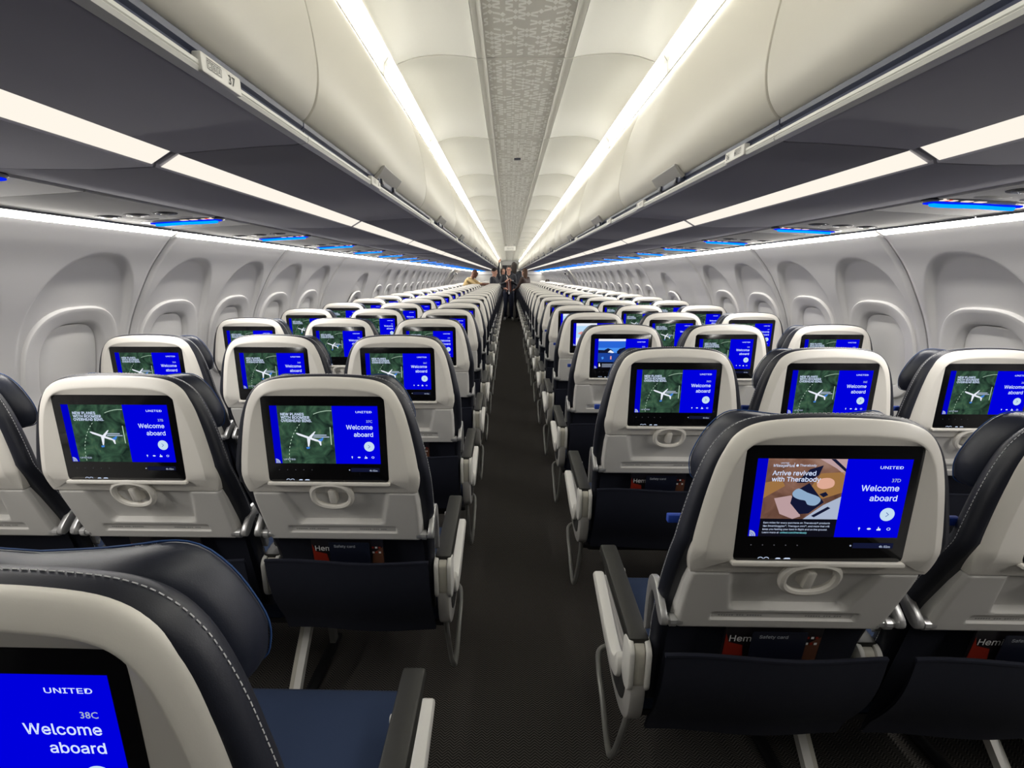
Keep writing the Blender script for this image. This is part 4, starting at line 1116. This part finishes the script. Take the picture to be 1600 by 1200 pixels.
    # fingers
    for hnd, wr, s in (('lh', 'lw', 1), ('rh', 'rw', -1)):
        h, w = Vector(J[hnd]), Vector(J[wr]); d = (h - w).normalized()
        side = d.cross(Vector((0, 0, 1)) if abs(d.z) < .8 else Vector((0, 1, 0))).normalized(); curl = d.cross(side)
        if pose.get('curl_' + hnd): curl = Vector(pose['curl_' + hnd]).normalized(); side = d.cross(curl).normalized()
        for k, ln in enumerate((.066, .078, .073, .056)):
            b0 = h + side * (k - 1.5) * .019 + d * .022; b1 = b0 + d * ln * .5 + curl * .010; b2 = b1 + d * ln * .3 + curl * ln * .45
            capsule(b0, b1, .0095, .009); capsule(b1, b2, .009, .0075); tags.append((b0, b1, 'skin')); tags.append((b1, b2, 'skin'))
        t0 = h - d * .015 - side * .032; t1 = t0 + d * .035 - side * .02 + curl * .012; t2 = t1 + d * .028 + curl * .015
        capsule(t0, t1, .012, .010); capsule(t1, t2, .010, .008); tags.append((t0, t1, 'skin')); tags.append((t1, t2, 'skin'))
    me = bpy.data.meshes.new('body raw'); bm.to_mesh(me); bm.free()
    tmp = bpy.data.objects.new('body raw', me); COL.objects.link(tmp)
    rm = tmp.modifiers.new('remesh', 'REMESH'); rm.mode = 'VOXEL'; rm.voxel_size = voxel
    sm = tmp.modifiers.new('smooth', 'SMOOTH'); sm.iterations = 3; sm.factor = 0.4
    dg = bpy.context.evaluated_depsgraph_get()
    out = bpy.data.meshes.new_from_object(tmp.evaluated_get(dg)); out.name = 'body'
    bpy.data.objects.remove(tmp); bpy.data.meshes.remove(me)
    out.materials.clear()
    order = ['skin', 'top', 'sleeve', 'leg', 'shoe']
    for k in order: out.materials.append(M[cloth.get(k, cloth['top'])])
    n = len(out.polygons); C = np.zeros(n * 3); out.polygons.foreach_get('center', C); C = C.reshape(-1, 3)
    best = np.full(n, 1e9); idx = np.zeros(n, int)
    for a, b, tg in tags:
        a, b = np.array(a), np.array(b); d = b - a; t = np.clip(((C - a) @ d) / max(d @ d, 1e-9), 0, 1)
        dist = np.linalg.norm(C - (a + t[:, None] * d), axis=1)
        if tg == 'top': dist = dist - 0.07
        if tg == 'leg': dist = dist - 0.03
        m = dist < best; best[m] = dist[m]; idx[m] = order.index(tg)
    out.polygons.foreach_set('material_index', idx.astype(np.int32)); out.shade_smooth(); out.update()
    t = thing('person', label, 'person', loc, rz, 'people far ahead in the cabin', me=out); t.scale = (scale,) * 3
    # face: eyes and mouth
    mb = MB()
    for s in (-1, 1):
        e = hp(s * .031, -.078, .012)
        for r, m, o in ((.011, 'eyewhite', 0), (.0065, 'hair', -.006)):
            c = e + rot @ Vector((0, o, 0)); ring = []
            for q in range(5):
                z = -1 + q * .5
                rr = math.sqrt(max(0.02, 1 - z * z)); ring.append([tuple(c + rot @ Vector((r * rr * math.cos(u), r * .8 * z, r * .7 * rr * math.sin(u)))) for u in [2 * math.pi * k / 10 for k in range(10)]])
            mb.loft(ring, m)
        mb.tube([tuple(hp(s * x, -.094 + x * .35, .034 + .004 * math.sin(x * 60))) for x in (.014, .026, .040, .05)], .0045, 'hair', 6)
    mb.tube([tuple(hp(x, -.093 + abs(x) * .3, -.060)) for x in (-.022, -.011, 0, .011, .022)], .005, 'lip', 6)
    o = link('face_features', mb.mesh('face'), t)
    if hair:
        col, length = hair
        mb = MB(); rings = []; nn = 22
        for q in range(9):
            ph = q / 8 * math.radians(100 if length < .1 else 95)
            r = []
            for k in range(nn):
                u = 2 * math.pi * k / nn
                fr = max(0, -math.sin(u))   # towards the face
                p2 = ph * (1 - 0.54 * fr ** 1.2)
                x, y, z = .084 * math.sin(p2) * math.cos(u), .012 + .103 * math.sin(p2) * math.sin(u), .026 + .105 * math.cos(p2)
                r.append(tuple(hp(x, y, z)))
            rings.append(r)
        if length >= .1:
            for q in range(1, 6):
                r = []
                for k in range(nn):
                    u = 2 * math.pi * k / nn; fr = max(0, -math.sin(u))
                    b = Vector(rings[8][k]); b = b + (H - b) * 0.0; hc = Vector((H.x, H.y, b.z)); b = hc + (b - hc) * (1 - 0.30 * (q / 5) ** 2)
                    dz = -length * q / 5 * (1 - min(1, fr * 1.6))
                    r.append(tuple(b + rot @ Vector((.012 * math.cos(u) * q / 5, .012 * q / 5 * max(0, math.sin(u)), 0)) + Vector((0, 0, dz))))
                rings.append(r)
        mb.loft(rings, col); mb2 = mb
        link('hair', mb2.mesh('hair', 60), t)
    for nm, fn2 in (extras or {}).items():
        mb = MB(); fn2(mb, hp); link(nm, mb.mesh(nm, 30), t)
    return t

def man_lanyard(mb, hp):
    mb.tube([(-.07, -.115, 1.44), (-.035, -.165, 1.32), (.0, -.178, 1.2), (.01, -.172, 1.02), (.012, -.165, .92)], .008, 'badge', 6)
    mb.box(-.012, .036, -.178, -.168, .86, .93, 'badge', .004)
def man_glasses(mb, hp):
    for s in (-1, 1):
        c = [tuple(hp(s * .031 + .022 * math.cos(u), -.101, .010 + .017 * math.sin(u))) for u in [2 * math.pi * k / 16 for k in range(16)]]
        mb.tube(c, .0028, 'ink', 6, True)
        mb.tube([tuple(hp(s * .053, -.098, .014)), tuple(hp(s * .08, -.04, .012)), tuple(hp(s * .085, .01, .01))], .0025, 'ink', 6)
    mb.tube([tuple(hp(-.01, -.103, .014)), tuple(hp(.01, -.103, .014))], .0025, 'ink', 6)
def man_shirt(mb, hp):
    vs = []
    for z in np.linspace(1.43, .93, 9):
        h = interp(z, [.93, 1.1, 1.3, 1.43], [.085, .075, .06, .02]); y0 = interp(z, [.93, 1.1, 1.3, 1.43], [-.115, -.108, -.128, -.085])
        vs.append([(x * h, y0 - .012 * (1 - x * x), z) for x in (-1, -.5, 0, .5, 1)])
    n, k = len(vs), 5
    front = [p for r in vs for p in r]; back = [(p[0], p[1] + .03, p[2]) for p in front]
    mb.add(front, [(i * k + j, (i + 1) * k + j, (i + 1) * k + j + 1, i * k + j + 1) for i in range(n - 1) for j in range(k - 1)], 'shirt')
    mb.add(back, [(i * k + j, i * k + j + 1, (i + 1) * k + j + 1, (i + 1) * k + j) for i in range(n - 1) for j in range(k - 1)], 'shirt')
def breast_badge(mb, hp):
    mb.box(.09, .155, -.152, -.142, 1.225, 1.30, 'badge', .004)

human('person', 'man in dark jacket and jeans standing in the aisle, holding up a phone', (-0.05, 15.5, 0), 0,
      {'le': (.235, -.03, 1.17), 'lw': (.075, -.24, 1.28), 'lh': (.03, -.265, 1.33), 're': (-.245, -.04, 1.16), 'rw': (-.10, -.23, 1.24), 'rh': (-.045, -.262, 1.30),
       'lt': (.14, -.13, .04), 'rt': (-.14, -.13, .04), 'face': (0, -1, -.08), 'curl_lh': (-1, -.2, .3), 'curl_rh': (1, -.2, .3)},
      {'skin': 'skin', 'top': 'jacket', 'leg': 'jeans', 'shoe': 'shoe'}, ('hair', .02), 1.0,
      {'shirt': man_shirt, 'lanyard': man_lanyard, 'glasses': man_glasses, 'name_badge': breast_badge})
mb = MB(); mb.box(-0.078, -0.002, 15.19, 15.20, 1.28, 1.43, 'phone', 0.006); mb.disc((-.02, 1.415), .006, lambda p: (p[0], 15.189, p[1]), 'groove', 12)
thing('phone', 'dark phone held up in both hands by the standing man', 'phone', me=mb.mesh('phone'))
human('person', 'person in dark blazer behind the standing man, one arm raised to the bins', (-0.26, 16.9, 0), 0.15,
      {'rs': (-.165, .0, 1.44), 're': (-.17, -.02, 1.72), 'rw': (-.135, -.03, 1.95), 'rh': (-.13, -.035, 2.01), 'face': (.35, -1, -.15)},
      {'skin': 'skin', 'top': 'jacket', 'leg': 'jacket', 'shoe': 'shoe_dark'}, ('hair_brown', .12), 0.97, voxel=.014)
human('person', 'tall person with long dark hair turned away behind the standing man', (0.13, 16.0, 0), math.pi + 0.3,
      {'le': (.23, -.1, 1.18), 'lw': (.15, -.28, 1.15), 'lh': (.13, -.34, 1.15)},
      {'skin': 'skin', 'top': 'jacket', 'leg': 'jacket', 'shoe': 'shoe_dark'}, ('hair', .26), 1.08, voxel=.014)
human('person', 'person in dark suit standing between seat rows left of the aisle', (-0.50, 14.72, 0), 1.25,
      {'le': (.2, -.12, 1.17), 'lw': (.12, -.3, 1.1), 'lh': (.1, -.36, 1.1), 'face': (.2, -1, -.25)},
      {'skin': 'skin', 'top': 'jacket', 'leg': 'jacket', 'shoe': 'shoe_dark'}, ('hair', .03), 0.955, voxel=.014)
human('person', 'person with long brown hair and brown jacket standing among right seats', (0.46, 15.15, 0), -2.2,
      {'le': (.22, -.1, 1.17), 'lw': (.16, -.28, 1.05), 'lh': (.14, -.33, 1.05)},
      {'skin': 'skin', 'top': 'brown', 'leg': 'brown', 'shoe': 'shoe_dark'}, ('hair_brown', .22), 0.95, voxel=.014)
human('person', 'bald man in tan shirt leaning over the left seats, reaching forward', (-1.36, 13.95, 0), math.pi / 2 - 0.2,
      {'waist': (0, -.03, 1.07), 'chest': (0, -.14, 1.27), 'neck': (0, -.25, 1.41), 'head0': (0, -.285, 1.465), 'head': (0, -.33, 1.525), 'ls': (.175, -.19, 1.35), 'rs': (-.175, -.19, 1.35),
       'le': (.2, -.42, 1.22), 'lw': (.17, -.64, 1.22), 'lh': (.16, -.71, 1.22), 're': (-.2, -.42, 1.2), 'rw': (-.17, -.62, 1.21), 'rh': (-.16, -.69, 1.21), 'face': (0, -1, -.5)},
      {'skin': 'skin_dark', 'top': 'tan', 'sleeve': 'skin_dark', 'leg': 'jacket', 'shoe': 'shoe_dark'}, None, 0.985, voxel=.014)
sy = YR + PITCH * 23 + 0.42
human('person', 'seated person by the right windows, only dark hair above the seat tops', (1.47, sy, 0), math.pi,
      {'pelvis': (0, 0, .56), 'waist': (0, .02, .68), 'chest': (0, .03, .88), 'neck': (0, .02, 1.05), 'head0': (0, .01, 1.11), 'head': (0, 0, 1.19), 'ls': (.175, .02, .99), 'rs': (-.175, .02, .99),
       'le': (.2, -.05, .74), 'lw': (.16, -.22, .66), 'lh': (.15, -.28, .65), 're': (-.2, -.05, .74), 'rw': (-.16, -.22, .66), 'rh': (-.15, -.28, .65),
       'lhip': (.09, -.02, .55), 'lk': (.1, -.38, .56), 'la': (.1, -.40, .09), 'lt': (.1, -.52, .04), 'rhip': (-.09, -.02, .55), 'rk': (-.1, -.38, .56), 'ra': (-.1, -.40, .09), 'rt': (-.1, -.52, .04)},
      {'skin': 'skin', 'top': 'jacket', 'leg': 'jacket', 'shoe': 'shoe_dark'}, ('hair', .08), 1.0, voxel=.016)
